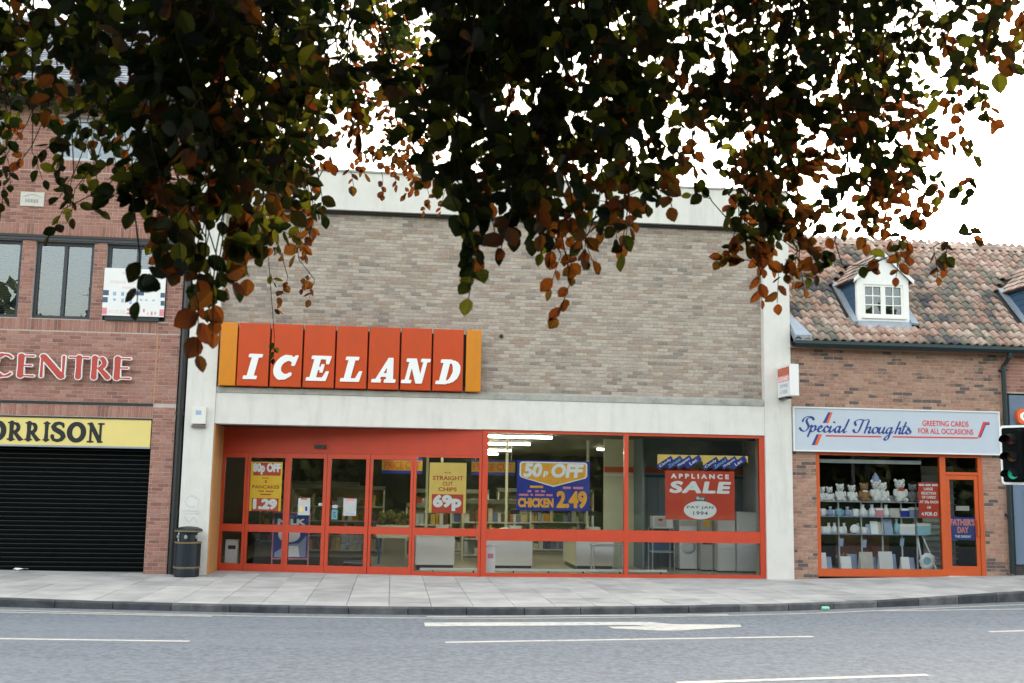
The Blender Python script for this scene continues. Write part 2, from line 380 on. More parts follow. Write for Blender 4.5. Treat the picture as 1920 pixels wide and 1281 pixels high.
def loops_mesh(loops, depth):
    cu = bpy.data.curves.new('tmp', 'CURVE'); cu.dimensions = '2D'; cu.fill_mode = 'BOTH'; cu.extrude = depth/2
    for lp in loops:
        s = cu.splines.new('POLY'); s.points.add(len(lp)-1); s.use_cyclic_u = True
        s.points.foreach_set('co', [c for x, y in lp for c in (x, y, 0, 1)])
    o = bpy.data.objects.new('tmp', cu); me = bpy.data.meshes.new_from_object(o)
    v = [tuple(a.co) for a in me.vertices]; f = [tuple(p.vertices) for p in me.polygons]
    bpy.data.objects.remove(o); bpy.data.curves.remove(cu); bpy.data.meshes.remove(me)
    return v, f
_fc = {}
def font_loops(s, spacing):
    cu = bpy.data.curves.new('tmp', 'FONT'); cu.body = s; cu.size = 1; cu.space_character = spacing; cu.resolution_u = 4; cu.fill_mode = 'NONE'; cu.align_x = 'CENTER'
    o = bpy.data.objects.new('tmp', cu); me = bpy.data.meshes.new_from_object(o)
    v = [tuple(a.co)[:2] for a in me.vertices]; nb = {}
    for e in me.edges: nb.setdefault(e.vertices[0], []).append(e.vertices[1]); nb.setdefault(e.vertices[1], []).append(e.vertices[0])
    bpy.data.objects.remove(o); bpy.data.curves.remove(cu); bpy.data.meshes.remove(me)
    seen = set(); loops = []
    for k in nb:
        if k in seen: continue
        lp = [k]; seen.add(k)
        while True:
            nx = [q for q in nb[lp[-1]] if q not in seen]
            if not nx: break
            lp.append(nx[0]); seen.add(nx[0])
        if len(lp) > 2: loops.append([v[i] for i in lp])
    return loops
def font_mesh(s, bold=0.0, spacing=1.0, shear=0.0, depth=.1):
    """sans capitals, emboldened by growing the outline evenly"""
    k = (s, bold, spacing, shear)
    if k in _fc: return _fc[k]
    loops = font_loops(s, spacing)
    if bold > .005:
        al = np.array([q for l in loops for q in l]); lo, hi = al.min(0)-.15-bold, al.max(0)+.15+bold
        h = .022 if hi[0]-lo[0] < 4 else .03
        xs = np.arange(lo[0], hi[0]+h, h); ys = np.arange(lo[1], hi[1]+h, h); X, Y = np.meshgrid(xs, ys)
        d = np.full(X.shape, 9.0); ins = np.zeros(X.shape, bool)
        for l in loops:
            for a, b in zip(l, l[1:]+l[:1]):
                vx, vy = b[0]-a[0], b[1]-a[1]; l2 = vx*vx+vy*vy+1e-12
                j0, j1 = np.searchsorted(xs, (min(a[0], b[0])-.3, max(a[0], b[0])+.3))
                Xs, Ys = X[:, j0:j1], Y[:, j0:j1]
                t = np.clip(((Xs-a[0])*vx+(Ys-a[1])*vy)/l2, 0, 1)
                d[:, j0:j1] = np.minimum(d[:, j0:j1], np.hypot(Xs-a[0]-t*vx, Ys-a[1]-t*vy))
                if a[1] != b[1]: ins ^= ((a[1] > Y) != (b[1] > Y)) & (X < (b[0]-a[0])*(Y-a[1])/(b[1]-a[1])+a[0])
        loops = contours(xs, ys, np.where(ins, -d, d), bold)
    loops = [[(x+shear*y, y) for x, y in l] for l in loops]
    _fc[k] = loops_mesh(loops, depth); return _fc[k]
def put(parent, name, vf, box, y, depth, m, frame=None, label=None, rot=0.0):
    """fit a flat outline mesh into box = (x0,x1,z0,z1), standing on the plane y, proud by depth; frame maps (s,d,z) to world"""
    v, f = vf; a = np.array(v); lo, hi = a.min(0), a.max(0)
    x0, x1, z0, z1 = box
    X = x0+(a[:, 0]-lo[0])/(hi[0]-lo[0])*(x1-x0); Z = z0+(a[:, 1]-lo[1])/(hi[1]-lo[1])*(z1-z0)
    if rot:
        cx, cz = (x0+x1)/2, (z0+z1)/2; ca, sa = math.cos(rot), math.sin(rot)
        X, Z = cx+(X-cx)*ca-(Z-cz)*sa, cz+(X-cx)*sa+(Z-cz)*ca
    Yv = y-(a[:, 2]-lo[2])/(hi[2]-lo[2]+1e-9)*depth
    mb = MB(); mb.v = list(zip(X.tolist(), Yv.tolist(), Z.tolist())); mb.f = f
    if frame: mb.v = [frame(*q) for q in mb.v]
    return mb.build(name, m, parent, label=label)
def text(parent, s, x0, x1, z0, z1, y, m, bold=.02, shear=0.0, spacing=1.0, frame=None, depth=.003, name='lettering', rot=0.0):
    return put(parent, name, font_mesh(s, bold, spacing, shear), (x0, x1, z0, z1), y, depth, m, frame, rot=rot)

def arc(cx, cy, rx, ry, a0, a1, n=18):
    return [(cx+rx*math.cos(R(a0+(a1-a0)*i/n)), cy+ry*math.sin(R(a0+(a1-a0)*i/n))) for i in range(n+1)]
def slab_glyph(ch):                                        # bold slab serif, softened at the corners when grown
    bx_ = lambda x0, x1, y0, y1: ('p', [(x0, y0), (x1, y0), (x1, y1), (x0, y1)])
    lo, hi = (.03, .11), (.89, .97)
    if ch == 'I': return [bx_(.20, .42, .05, .95), bx_(.06, .56, *lo), bx_(.06, .56, *hi)]
    if ch == 'C': return [('s', arc(.48, .5, .34, .385, 48, 312, 26), [.13]*3+[.17]*3+[.24]*15+[.17]*3+[.11]*3), ('p', [(.70, .60), (.79, .60), (.84, .97), (.76, .97), (.70, .86)])]
    if ch == 'E': return [bx_(.16, .37, .05, .95), bx_(.03, .76, *lo), bx_(.03, .76, *hi), ('p', [(.68, .70), (.76, .70), (.78, .97), (.62, .93)]), ('p', [(.64, .06), (.80, .03), (.83, .36), (.75, .36)]), bx_(.3, .56, .455, .535), bx_(.50, .58, .36, .64)]
    if ch == 'L': return [bx_(.16, .38, .05, .95), bx_(.03, .74, *lo), bx_(.03, .52, *hi), ('p', [(.60, .06), (.76, .03), (.79, .40), (.71, .40)])]
    if ch == 'A': return [('p', [(.10, .05), (.21, .05), (.56, .95), (.44, .97)]), ('p', [(.43, .97), (.60, .97), (.82, .05), (.58, .05)]), bx_(.25, .62, .26, .35), bx_(-.02, .32, *lo), bx_(.50, .92, *lo)]
    if ch == 'N': return [bx_(.13, .24, .05, .95), ('p', [(.12, .97), (.36, .97), (.82, .03), (.60, .03)]), bx_(.71, .82, .05, .95), bx_(.0, .36, *lo), bx_(.0, .30, *hi), bx_(.60, .94, *hi)]
    if ch == 'D': return [bx_(.16, .38, .05, .95), bx_(.03, .44, *lo), bx_(.03, .44, *hi), ('s', arc(.40, .5, .36, .415, 88, -88, 20), [.08]*3+[.13]*2+[.20]*2+[.25]*7+[.20]*2+[.13]*2+[.08]*3)]
def windsor_glyph(ch):                                     # heavy black old-style capitals
    sf = .085
    sr = lambda x, y, w=.17: ('s', [(x-w, y), (x+w, y)], sf)
    st = lambda x: ('s', [(x, .05), (x, .5), (x, .95)], [.25, .19, .25])
    if ch == 'O': return [('s', arc(.45, .5, .34, .41, 0, 360, 28), [.21+.05*abs(math.cos(R(360*i/28))) for i in range(29)])]
    if ch == 'R': return [st(.2), sr(.2, .045), sr(.18, .955, .15), ('s', [(.2, .93)]+arc(.34, .69, .21, .235, 90, -90, 10)+[(.2, .46)], [.13]*3+[.2]*7+[.13]*3), ('s', [(.34, .46), (.66, .06)], [.17, .23]), ('s', [(.60, .05), (.80, .045)], .09)]
    if ch == 'I': return [st(.2), sr(.2, .045), sr(.2, .955)]
    if ch == 'S': return [('s', [(.60, .76), (.56, .87), (.42, .92), (.26, .87), (.19, .74), (.25, .62), (.42, .52), (.56, .42), (.62, .27), (.54, .13), (.38, .07), (.22, .12), (.15, .24)], [.10, .14, .15, .17, .2, .22, .24, .22, .2, .17, .15, .14, .1]), ('s', [(.60, .86), (.60, .72)], .08), ('s', [(.16, .30), (.17, .22)], .16)]
    if ch == 'N': return [('s', [(.17, .05), (.17, .95)], .13), ('s', [(.17, .92), (.66, .10)], .23), ('s', [(.70, .08), (.70, .95)], .13), sr(.17, .045, .15), sr(.12, .955, .12), sr(.72, .955, .15), sr(.70, .045, .12)]
def flare_glyph(ch):                                       # flared display capitals
    fs = lambda x, a=.0, b=1.0: ('s', [(x, a+.06), (x, .5), (x, b-.06)], [.25, .22, .25])
    arm = lambda x0, x1, y, w0=.055, w1=.085: ('s', [(x0, y), (x1, y)], [w0, w1])
    if ch == 'C': return [('s', arc(.50, .5, .40, .43, 48, 312, 22), [.10]*3+[.08]*2+[.16]*4+[.25]*5+[.16]*4+[.08]*2+[.10]*3)]
    if ch == 'E': return [fs(.14), arm(.12, .60, .955), arm(.12, .52, .52), arm(.12, .62, .045)]
    if ch == 'N': return [('s', [(.10, .04), (.10, .96)], [.11, .08]), ('s', [(.14, .94), (.76, .07)], [.23, .25]), ('s', [(.82, .05), (.82, .96)], [.08, .11])]
    if ch == 'T': return [fs(.38), ('s', [(.0, .95), (.38, .955), (.76, .95)], [.09, .055, .09])]
    if ch == 'R': return [fs(.14), ('s', [(.14, .955)]+arc(.32, .72, .22, .235, 90, -90, 10)+[(.14, .485)], [.06]*3+[.20]*7+[.06]*3), ('s', [(.36, .46), (.70, .07)], [.18, .24])]
_gc = {}
def glyph(fn, ch, off=0.0, shear=0.0, h=.0165):
    k = (fn.__name__, ch, off, shear)
    if k not in _gc:
        xs, ys, D = sdf_grid(fn(ch), -.3, 1.2, -.2, 1.2, h)
        lp = contours(xs, ys, D, off)
        lp = [[(x+shear*y, y) for x, y in l] for l in lp]
        _gc[k] = loops_mesh(lp, .1)
    return _gc[k]
def script_glyphs():
    """joined copperplate hand, traced as pen strokes (units: sign pixels, y down)"""
    L = [
     [(118,150),(128,128),(150,113),(182,108),(206,118),(212,132)], [(212,132),(200,120),(178,118),(158,130),(152,152),(160,172),(168,192),(160,216),(138,236),(112,234),(94,216),(96,208)],
     [(178,196),(196,188),(160,282)], [(190,212),(212,188),(228,192),(226,214),(210,236),(192,240),(184,228)], [(226,226),(248,216)],
     [(252,218),(276,206),(282,192),(270,188),(256,204),(250,226),(262,241),(286,230),(300,216)], [(338,198),(328,188),(314,196),(302,218),(306,238),(324,240),(346,222),(362,192)],
     [(364,190),(350,230),(358,241),(376,228),(388,214)], [(390,152),(396,155)],
     [(440,194),(424,188),(406,202),(396,226),(402,240),(418,236),(438,210),(446,190)], [(446,190),(432,230),(440,241),(458,228),(470,214)],
     [(522,128),(500,176),(474,228),(480,241),(500,230)],
     [(580,172),(574,150),(590,132),(622,124),(660,128),(700,122)], [(650,130),(632,170),(612,214),(592,238),(570,236),(560,220),(568,212)],
     [(700,134),(682,176),(656,240)], [(668,214),(688,194),(706,190),(706,206),(694,230),(700,241),(718,230)],
     [(764,190),(744,194),(728,216),(732,238),(752,240),(772,220),(774,198),(764,190)], [(774,204),(796,200)],
     [(796,192),(782,226),(788,240),(806,232),(828,204)], [(834,190),(818,228),(826,240),(846,226)],
     [(896,194),(878,190),(858,206),(848,230),(858,240),(876,230),(896,202)], [(900,190),(880,240),(862,284),(842,300),(830,290),(846,268),(880,246),(912,222)],
     [(972,136),(948,186),(926,240)], [(938,212),(958,194),(972,192),(972,208),(962,230),(968,241),(984,228)],
     [(1026,140),(1004,192),(988,230),(996,241),(1014,230)], [(994,178),(1034,174)],
     [(1014,228),(1036,206),(1046,188)], [(1044,190),(1052,206),(1062,222),(1054,238),(1034,241),(1024,232)]]
    pr = []
    for l in L:
        pts = []                                            # smooth the pen path
        for i in range(len(l)-1):
            p0, p1, p2, p3 = l[max(i-1, 0)], l[i], l[i+1], l[min(i+2, len(l)-1)]
            for t in (0, .25, .5, .75):
                pts.append(tuple(.5*((2*p1[k])+(-p0[k]+p2[k])*t+(2*p0[k]-5*p1[k]+4*p2[k]-p3[k])*t*t+(-p0[k]+3*p1[k]-3*p2[k]+p3[k])*t**3) for k in (0, 1)))
        pts.append(l[-1]); pts = [(x, -y) for x, y in pts]
        ws = []
        for i in range(len(pts)):
            a, b = pts[max(i-1, 0)], pts[min(i+1, len(pts)-1)]; ang = math.atan2(b[1]-a[1], b[0]-a[0])
            ws.append(6+15*abs(math.sin(ang-R(20)))**2)
        pr.append(('s', pts, ws))
    return pr
# ------------------------------------------------------------------ masonry helpers
def wall_holes(x0, x1, z0, z1, y, depth, holes, back=True):
    """a slab of wall with openings: front face, reveals and back"""
    xs = sorted({x0, x1} | {v for h in holes for v in (max(x0, min(x1, h[0])), max(x0, min(x1, h[1])))})
    zs = sorted({z0, z1} | {v for h in holes for v in (max(z0, min(z1, h[2])), max(z0, min(z1, h[3])))})
    inh = lambda i, k: i < 0 or k < 0 or i >= len(xs)-1 or k >= len(zs)-1 or any(h[0]-1e-6 <= xs[i] and xs[i+1] <= h[1]+1e-6 and h[2]-1e-6 <= zs[k] and zs[k+1] <= h[3]+1e-6 for h in holes)
    mb = MB(); yb = y+depth
    for i in range(len(xs)-1):
        for k in range(len(zs)-1):
            if inh(i, k): continue
            a, b, c, d = xs[i], xs[i+1], zs[k], zs[k+1]
            mb.add([(a, y, c), (b, y, c), (b, y, d), (a, y, d)], [(0, 1, 2, 3)])
            mb.add([(a, yb, c), (b, yb, c), (b, yb, d), (a, yb, d)], [(3, 2, 1, 0)])
            if inh(i-1, k): mb.add([(a, y, c), (a, y, d), (a, yb, d), (a, yb, c)], [(0, 1, 2, 3)])
            if inh(i+1, k): mb.add([(b, y, c), (b, yb, c), (b, yb, d), (b, y, d)], [(0, 1, 2, 3)])
            if inh(i, k-1): mb.add([(a, y, c), (a, yb, c), (b, yb, c), (b, y, c)], [(0, 1, 2, 3)])
            if inh(i, k+1): mb.add([(a, y, d), (b, y, d), (b, yb, d), (a, yb, d)], [(0, 1, 2, 3)])
    return mb
def brick_box(mb, x0, x1, y, z0, z1, d=.02):
    e = .0022
    mb.add([(x0, y+e, z0), (x1, y+e, z0), (x1, y+e, z1), (x0, y+e, z1), (x0+e, y, z0+e), (x1-e, y, z0+e), (x1-e, y, z1-e), (x0+e, y, z1-e),
            (x0, y+d, z0), (x1, y+d, z0), (x1, y+d, z1), (x0, y+d, z1)],
           [(4, 5, 6, 7), (0, 1, 5, 4), (1, 2, 6, 5), (2, 3, 7, 6), (3, 0, 4, 7), (8, 9, 1, 0), (9, 10, 2, 1), (10, 11, 3, 2), (11, 8, 0, 3)])
def courses(x0, x1, z0, z1, bl=.225, bh=.075, j=.010, holes=(), stag=.5, x_off=0.0):
    out = []; k = 0; z = z0
    while z < z1-.02:
        zt = min(z+bh, z1); x = x0-bl*((k*stag) % 1.0)-x_off
        while x < x1:
            a, b = max(x, x0), min(x+bl, x1)
            spans = [(a+j/2, b-j/2)]
            for h in holes:
                if z+bh*.5 > h[2] and z+bh*.5 < h[3]:
                    ns = []
                    for (p, q) in spans:
                        if h[0]-.004 >= q or h[1]+.004 <= p: ns.append((p, q)); continue
                        if p < h[0]-.03: ns.append((p, h[0]-.004))
                        if q > h[1]+.03: ns.append((h[1]+.004, q))
                    spans = ns
            out += [(p, q, z+j/2, zt-j/2) for p, q in spans if q-p > .02]
            x += bl
        z += bh; k += 1
    return out
def lay(parent, rects, y, m, full, nshow=300, focus=(960, 900), name='brick'):
    """the pieces that show largest become objects that share a mesh, the rest one joined part"""
    bl, bh = full
    mb0 = MB(); brick_box(mb0, -bl/2, bl/2, 0, -bh/2, bh/2); me = mb0.mesh(name, m)
    isf = [r for r in rects if abs(r[1]-r[0]-bl) < .002 and abs(r[3]-r[2]-bh) < .002]
    fx = wal(*focus)
    isf.sort(key=lambda r: (r[0]-fx[0])**2+(r[2]-fx[2])**2)
    sel = set(map(id, isf[:nshow])); rest = MB()
    for r in rects:
        dy = random.uniform(-.0018, .0018)
        if id(r) in sel: link_mesh(name, me, parent, ((r[0]+r[1])/2, y+dy, (r[2]+r[3])/2))
        else: brick_box(rest, r[0], r[1], y+dy, r[2], r[3])
    if rest.v: rest.build(name+'work', m, parent, kind='stuff')

# ------------------------------------------------------------------ the setting: road, pavement, kerb
def pz(x):                                                   # the pavement rises slightly away from the supermarket door
    return .022*(x-8.6) if x > 8.6 else (.012*(-4.4-x) if x < -4.4 else 0.0)
KX = [-30, -14, -8.5, -6, -3.92, -1.86, 0, 1.9, 4.44, 6.84, 9.1, 11.55, 16, 24, 40]
KY = [-3.0, -3.9, -4.45, -4.79, -5.14, -5.47, -5.60, -5.62, -5.33, -4.85, -4.12, -3.33, -2.2, -1.2, -.8]
def ky(x): return float(np.interp(x, KX, KY))
ROADZ = -.105
mb = MB(); mb.add([(-400, -400, -.30), (400, -400, -.30), (400, 400, -.30), (-400, 400, -.30)], [(0, 1, 2, 3)])
mb.build('ground', M['grass'], kind='structure')
mb = MB(); xs = np.arange(-40, 40.1, 2.0)
for a, b in zip(xs, xs[1:]):
    ya, yb = ky(a)+.3, ky(b)+.3
    mb.add([(a, -15.2, ROADZ), (b, -15.2, ROADZ), (b, yb, ROADZ), (a, ya, ROADZ)], [(0, 1, 2, 3)])
road = mb.build('road', M['asphalt'], kind='structure')
def strip(name, pts, w, m, z=ROADZ+.004):
    mb = MB(); n = len(pts)
    for (a, b) in zip(pts, pts[1:]):
        a, b = Vector((a[0], a[1], 0)), Vector((b[0], b[1], 0)); t = (b-a).normalized(); s = Vector((-t.y, t.x, 0))*w/2
        mb.add([(*(a-s).xy, z), (*(b-s).xy, z), (*(b+s).xy, z), (*(a+s).xy, z)], [(0, 1, 2, 3)])
    return mb.build(name, m, road)
def gp(px, py): p = gnd(px, py, ROADZ); return (p[0], p[1])
for a, b, w in [((-160, 1196), (355, 1203), .13), ((-250, 1143), (398, 1156), .10), ((835, 1205), (1525, 1194), .13), ((800, 1157), (1365, 1153), .11),
                ((1645, 1146), (2100, 1140), .10), ((1855, 1185), (2300, 1173), .13), ((1270, 1281), (1740, 1266), .14)]:
    strip('lane_line', [gp(*a), gp(*b)], w*.8, M['paint_line'])
# the painted arrow: shaft, head with a barb on either side
P = [gp(795, 1168), gp(1215, 1166.5), gp(1262, 1171), gp(1388, 1172), gp(1390, 1176), gp(1272, 1183), gp(1238, 1183), gp(1150, 1179), gp(1140, 1175.5), gp(1222, 1175), gp(1190, 1172.5), gp(797, 1175)]
mb = MB(); mb.add([(x, y, ROADZ+.004) for x, y in P], [tuple(range(len(P)))][:1]); mb.build('arrow_marking', M['paint_line'], road)
strip('gutter_line', [(x, ky(x)-.42) for x in np.arange(-14, 16.1, 1.0)], .09, M['paint_yellow'])
# pavement: bed, slabs, kerb stones
mb = MB(); xs = np.arange(-20, 22.1, .9)
for a, b in zip(xs, xs[1:]):
    mb.add([(a, ky(a)+.10, pz(a)-.03), (b, ky(b)+.10, pz(b)-.03), (b, 2.2, pz(b)-.03), (a, 2.2, pz(a)-.03)], [(0, 1, 2, 3)])
pave = mb.build('pavement', M['bed'], kind='structure')
rows = [(1.2, .40), (.40, -.50), (-.50, -1.40), (-1.40, -2.30), (-2.30, -3.20), (-3.20, -4.10), (-4.10, -4.85), (-4.85, -5.75)]
rest = MB(); CWD = .66
for k, (yt, yb) in enumerate(rows):
    x = -12.54
    while x < 17:
        w = CWD; a, b = x+.0045, x+w-.0045; x += w
        e0, e1 = max(yb, ky(a)+.165), max(yb, ky(b)+.165)
        if yt-.006-max(e0, e1) < .06: continue
        if k < 1 and not (-3.64 < (a+b)/2 < 1.6): continue
        za, zb = pz(a)+random.uniform(-.004, .003), pz(b)+random.uniform(-.004, .003)
        pl = [(a, e0+.0045), (b, e1+.0045), (b, yt-.0045), (a, yt-.0045)]
        mb = MB(); q = [(*pl[0], za), (*pl[1], zb), (*pl[2], zb), (*pl[3], za)]
        mb.add(q+[(u, v, w_-.028) for u, v, w_ in q], [(0, 1, 2, 3), (4, 5, 1, 0), (5, 6, 2, 1), (6, 7, 3, 2), (7, 4, 0, 3)])
        if -9.5 < (a+b)/2 < 14.5: mb.build('paving_slab', M['slab'], pave)
        else: rest.add(mb.v, mb.f)
rest.build('outer_paving', M['slab'], pave, kind='stuff')
mb = MB()
for a, b in zip(KX[1:-1], KX[2:-1]):
    mb.prismz([(a, ky(a)-.05), (b, ky(b)-.05), (b, ky(b)+.25), (a, ky(a)+.25)], -.29, -.255)
kerb = mb.build('kerb', M['concrete'], kind='structure')
s = -16.0
while s < 18:
    e = s+.905; mb = MB()
    ya, yb = ky(s), ky(e); za, zb = pz(s)+.002, pz(e)+.002
    q = [(s+.006, ya), (e-.006, yb), (e-.006, yb+.155), (s+.006, ya+.155)]; c = .018
    mb.add([(q[0][0], q[0][1], -.25), (q[1][0], q[1][1], -.25), (q[2][0], q[2][1], -.25), (q[3][0], q[3][1], -.25),
            (q[0][0], q[0][1], za-c), (q[1][0], q[1][1], zb-c), (q[1][0], q[1][1]+c, zb), (q[0][0], q[0][1]+c, za), (q[2][0], q[2][1], zb), (q[3][0], q[3][1], za)],
           [(0, 1, 5, 4), (4, 5, 6, 7), (7, 6, 8, 9), (1, 2, 8, 6, 5), (2, 3, 9, 8), (3, 0, 4, 7, 9)])
    mb.build('kerb_stone', M['kerbstone'], kerb); s = e
# the strip the photographer stands on, across the road
mb = MB(); mb.box(-40, 40, -60, -15.2, -.29, .02); mb.build('verge', M['grass'], kind='structure')

# ------------------------------------------------------------------ red brick arcade building on the left
LX0, LX1 = -10.6, -4.47
lb = thing('brick_office_building', (-7.5, 2, 0), 'tall red brick office building with dark roller shutter and blinds in its windows', 'building')
W1 = (-7.47, -6.30, 5.12, 6.74); W2 = (-6.05, -4.80, 5.12, 6.74); W0 = (-8.92, -7.73, 5.12, 6.74); W00 = (-10.4, -9.2, 5.12, 6.74)
U1 = (-7.22, -5.30, 8.48, 9.42); U0 = (-10.2, -8.3, 8.48, 9.42)
SH = (-10.2, -4.92, -.2, 3.12)
holes = [W00, W0, W1, W2, U0, U1, SH]
lw = wall_holes(LX0, LX1, -.25, 9.62, .007, .30, holes).build('wall', M['red_mortar'], lb)
bands = [(3.13, 3.365), (4.875, 5.11), (6.86, 7.095), (8.235, 8.47)]            # soldier courses
segs = [(-.22, 3.13), (3.43, 4.875), (5.11, 6.86), (7.095, 8.235), (8.47, 9.62)]
rects = []
for a, b in segs: rects += courses(LX0, LX1, a, b, holes=holes)
lay(lw, rects, 0, M['red_brick'], (.215, .065), 300, (200, 640))
rects = []
for a, b in bands: rects += courses(LX0, LX1 if a > 5 else -4.93, a, b+.004, bl=.075, bh=b-a, stag=0)
for a, b in bands[:2]: rects += courses(-4.93, LX1, a, b, holes=())
lay(lw, [r for r in rects if r[1]-r[0] < .1], 0, M['red_brick'], (.065, bands[0][1]-bands[0][0]-.010), 200, (150, 770), 'soldier_brick')
rest = MB()
for r in rects:
    if r[1]-r[0] >= .1: brick_box(rest, r[0], r[1], 0, r[2], r[3])
rest.build('pier_brickwork', M['red_brick'], lw, kind='stuff')
MB().box(LX0, -4.93, -.012, .012, 3.372, 3.425).build('painted_shadow_line', M['dark_gap'], lb)  # dark strip painted in for the shadow line below the upper brickwork
MB().box(LX0, -4.62, -.035, .02, 6.745, 6.80).build('lintel', M['dark_frame'], lb)
MB().box(LX0, -4.62, -.05, .02, 6.803, 6.853).build('lintel', M['soffit'], lb)
MB().box(-4.935, -4.905, -.004, .02, 3.43, 4.88).build('mastic_joint', M['mastic'], lb)
def office_window(h, frame_m, blind=True, bays=2, y=.10):
    x0, x1, z0, z1 = h; t = .075
    mb = MB(); mb.box(x0, x1, y, y+.09, z0, z0+t); mb.box(x0, x1, y, y+.09, z1-t, z1)
    mb.box(x0, x0+t, y, y+.09, z0+t, z1-t); mb.box(x1-t, x1, y, y+.09, z0+t, z1-t)
    w = mb.build('window', frame_m, lb); bw = (x1-x0-2*t)/bays
    for i in range(bays):
        a, b = x0+t+i*bw, x0+t+(i+1)*bw
        if i: MB().box(a-.035, a+.035, y-.005, y+.085, z0+t, z1-t).build('mullion', frame_m, w)
        MB().box(a+(.035 if i else 0), b-(.035 if i < bays-1 else 0), y+.035, y+.045, z0+t, z1-t).build('pane', M['glass_up'], w)
    if blind:
        mb = MB(); z = z0+.09
        while z < z1-.09:
            mb.add([(x0+.08, y+.20, z), (x1-.08, y+.20, z), (x1-.08, y+.235, z+.042), (x0+.08, y+.235, z+.042)], [(0, 1, 2, 3)]); z += .05
        mb.build('venetian_blind', M['blind'], w)
    else:
        MB().box(x0+.05, x1-.05, y+.25, y+.26, z0, z1).build('net_curtain', M['blind'], w)
for h in (W00, W0, W1, W2): office_window(h, M['dark_frame'])
for h in (U0, U1): office_window(h, M['grey_rail'], False, 3)
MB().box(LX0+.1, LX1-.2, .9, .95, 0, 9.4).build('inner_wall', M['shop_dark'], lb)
# shutter
sh = MB().box(-10.2, -4.92, .34, .36, -.2, 2.6).build('roller_shutter', M['shutter'], lb)
mb0 = MB(); mb0.prismx([(.02, -.044), (-.004, -.036), (-.016, 0), (-.004, .036), (.02, .044)], -2.62, 2.62); me = mb0.mesh('slat', M['shutter'])
for i in range(28): link_mesh('slat', me, sh, (-7.55, .305, .07+i*.09))
MB().box(-10.2, -4.92, .05, .36, 3.118, 3.122).build('lintel_soffit', M['soffit'], lb)
# eaves and roof
MB().prismx([(-.55, 9.62), (.31, 9.62), (.31, 9.93), (-.55, 9.88)], LX0, LX1+.05).build('eaves', M['soffit'], lb)
MB().tube([(LX0, -.62, 9.9), (LX1+.05, -.62, 9.9)], .07).build('gutter', M['black_paint'], lb)
rf = MB().prismx([(-.6, 9.93), (5.5, 13.9), (11.5, 9.93)], LX0, LX1+.05).build('roof', M['soffit'], lb)
mb = MB(); sl = math.atan2(13.9-9.93, 6.1); n = Vector((0, -math.sin(sl), math.cos(sl)))
for r_ in range(30):
    d0 = r_*.235; x = LX0+(.15 if r_ % 2 else 0)
    while x < LX1+.05:
        a, b = x+.003, min(x+.297, LX1+.05); x += .3
        p = lambda dd, up: (-.6+dd*math.cos(sl)+n.y*up, 9.93+dd*math.sin(sl)+n.z*up)
        (y0, z0), (y1, z1), (y2, z2) = p(d0-.03, .026), p(d0+.24, .010), p(d0-.03, .012)
        mb.add([(a, y0, z0), (b, y0, z0), (b, y1, z1), (a, y1, z1), (a, y2, z2), (b, y2, z2)], [(0, 1, 2, 3), (4, 5, 1, 0)])
mb.build('slates', M['slate'], rf, kind='stuff')
MB().box(LX0, LX1-.01, .31, 11.2, -.25, 9.6).build('body', M['soffit'], lb)
# downpipe in the corner gap
dp = MB().tube([(-4.37, -.02, 0.02), (-4.37, -.02, 9.7)], .07, 10)
for z in (1.2, 3.2, 5.2, 7.2): dp.box(-4.46, -4.29, -.06, .04, z, z+.06)
dp.build('downpipe', M['black_paint'], lb)
MB().box(-4.468, -4.285, .12, .30, 0, 9.6).build('painted_corner_shade', M['black_paint'], lb)  # black sheet painted in for the shade of the corner gap
# plaque
pq = MB().box(-7.84, -7.37, -.02, .0, 7.45, 7.75).build('plaque', M['stone'], label='pale carved stone date plaque set in red brick', cat='plaque')
pts = [(-7.84+.06+.35*i/12, 7.64+.05*math.sin(math.pi*i/12)) for i in range(13)]
mb = MB()
for (a, b) in zip(pts, pts[1:]): mb.prism([(a[0], a[1]), (b[0], b[1]), (b[0], b[1]+.012), (a[0], a[1]+.012)], -.026, -.02)
for i in range(5): mb.box(-7.74+i*.055, -7.705+i*.055, -.026, -.0203, 7.53, 7.60)
mb.build('carving', M['stone_cut'], pq)

# yellow shop fascia
ys = thing('fascia_sign', (-7.5, .05, 2.52), 'pale yellow fascia board with heavy black capitals above the roller shutter', 'sign')
MB().box(-10.2, -4.95, .03, .10, 2.54, 3.09).build('board', M['yellow_sign'], ys)
MB().box(-10.2, -4.94, .015, .10, 2.505, 2.538).build('bottom_rail', M['lead'], ys)
MB().box(-10.2, -4.94, .012, .10, 3.092, 3.118).build('painted_top_shadow', M['black_paint'], ys)  # black strip painted in for the lintel's shadow on the board
z0, z1 = 2.60, 3.02
for ch, pa, pb in [('O', -48, 11), ('R', 12.5, 44), ('R', 45.5, 76), ('I', 79.5, 93), ('S', 94, 123), ('O', 124.5, 161), ('N', 162, 195)]:
    a, b = wal(pa, 810)[0], wal(pb, 810)[0]
    if ch == 'O' and pa < 0: a = b-(wal(161, 810)[0]-wal(124.5, 810)[0])
    put(ys, 'letter', glyph(windsor_glyph, ch), (a, b, z0, z1), .03, .006, M['black_letter'])
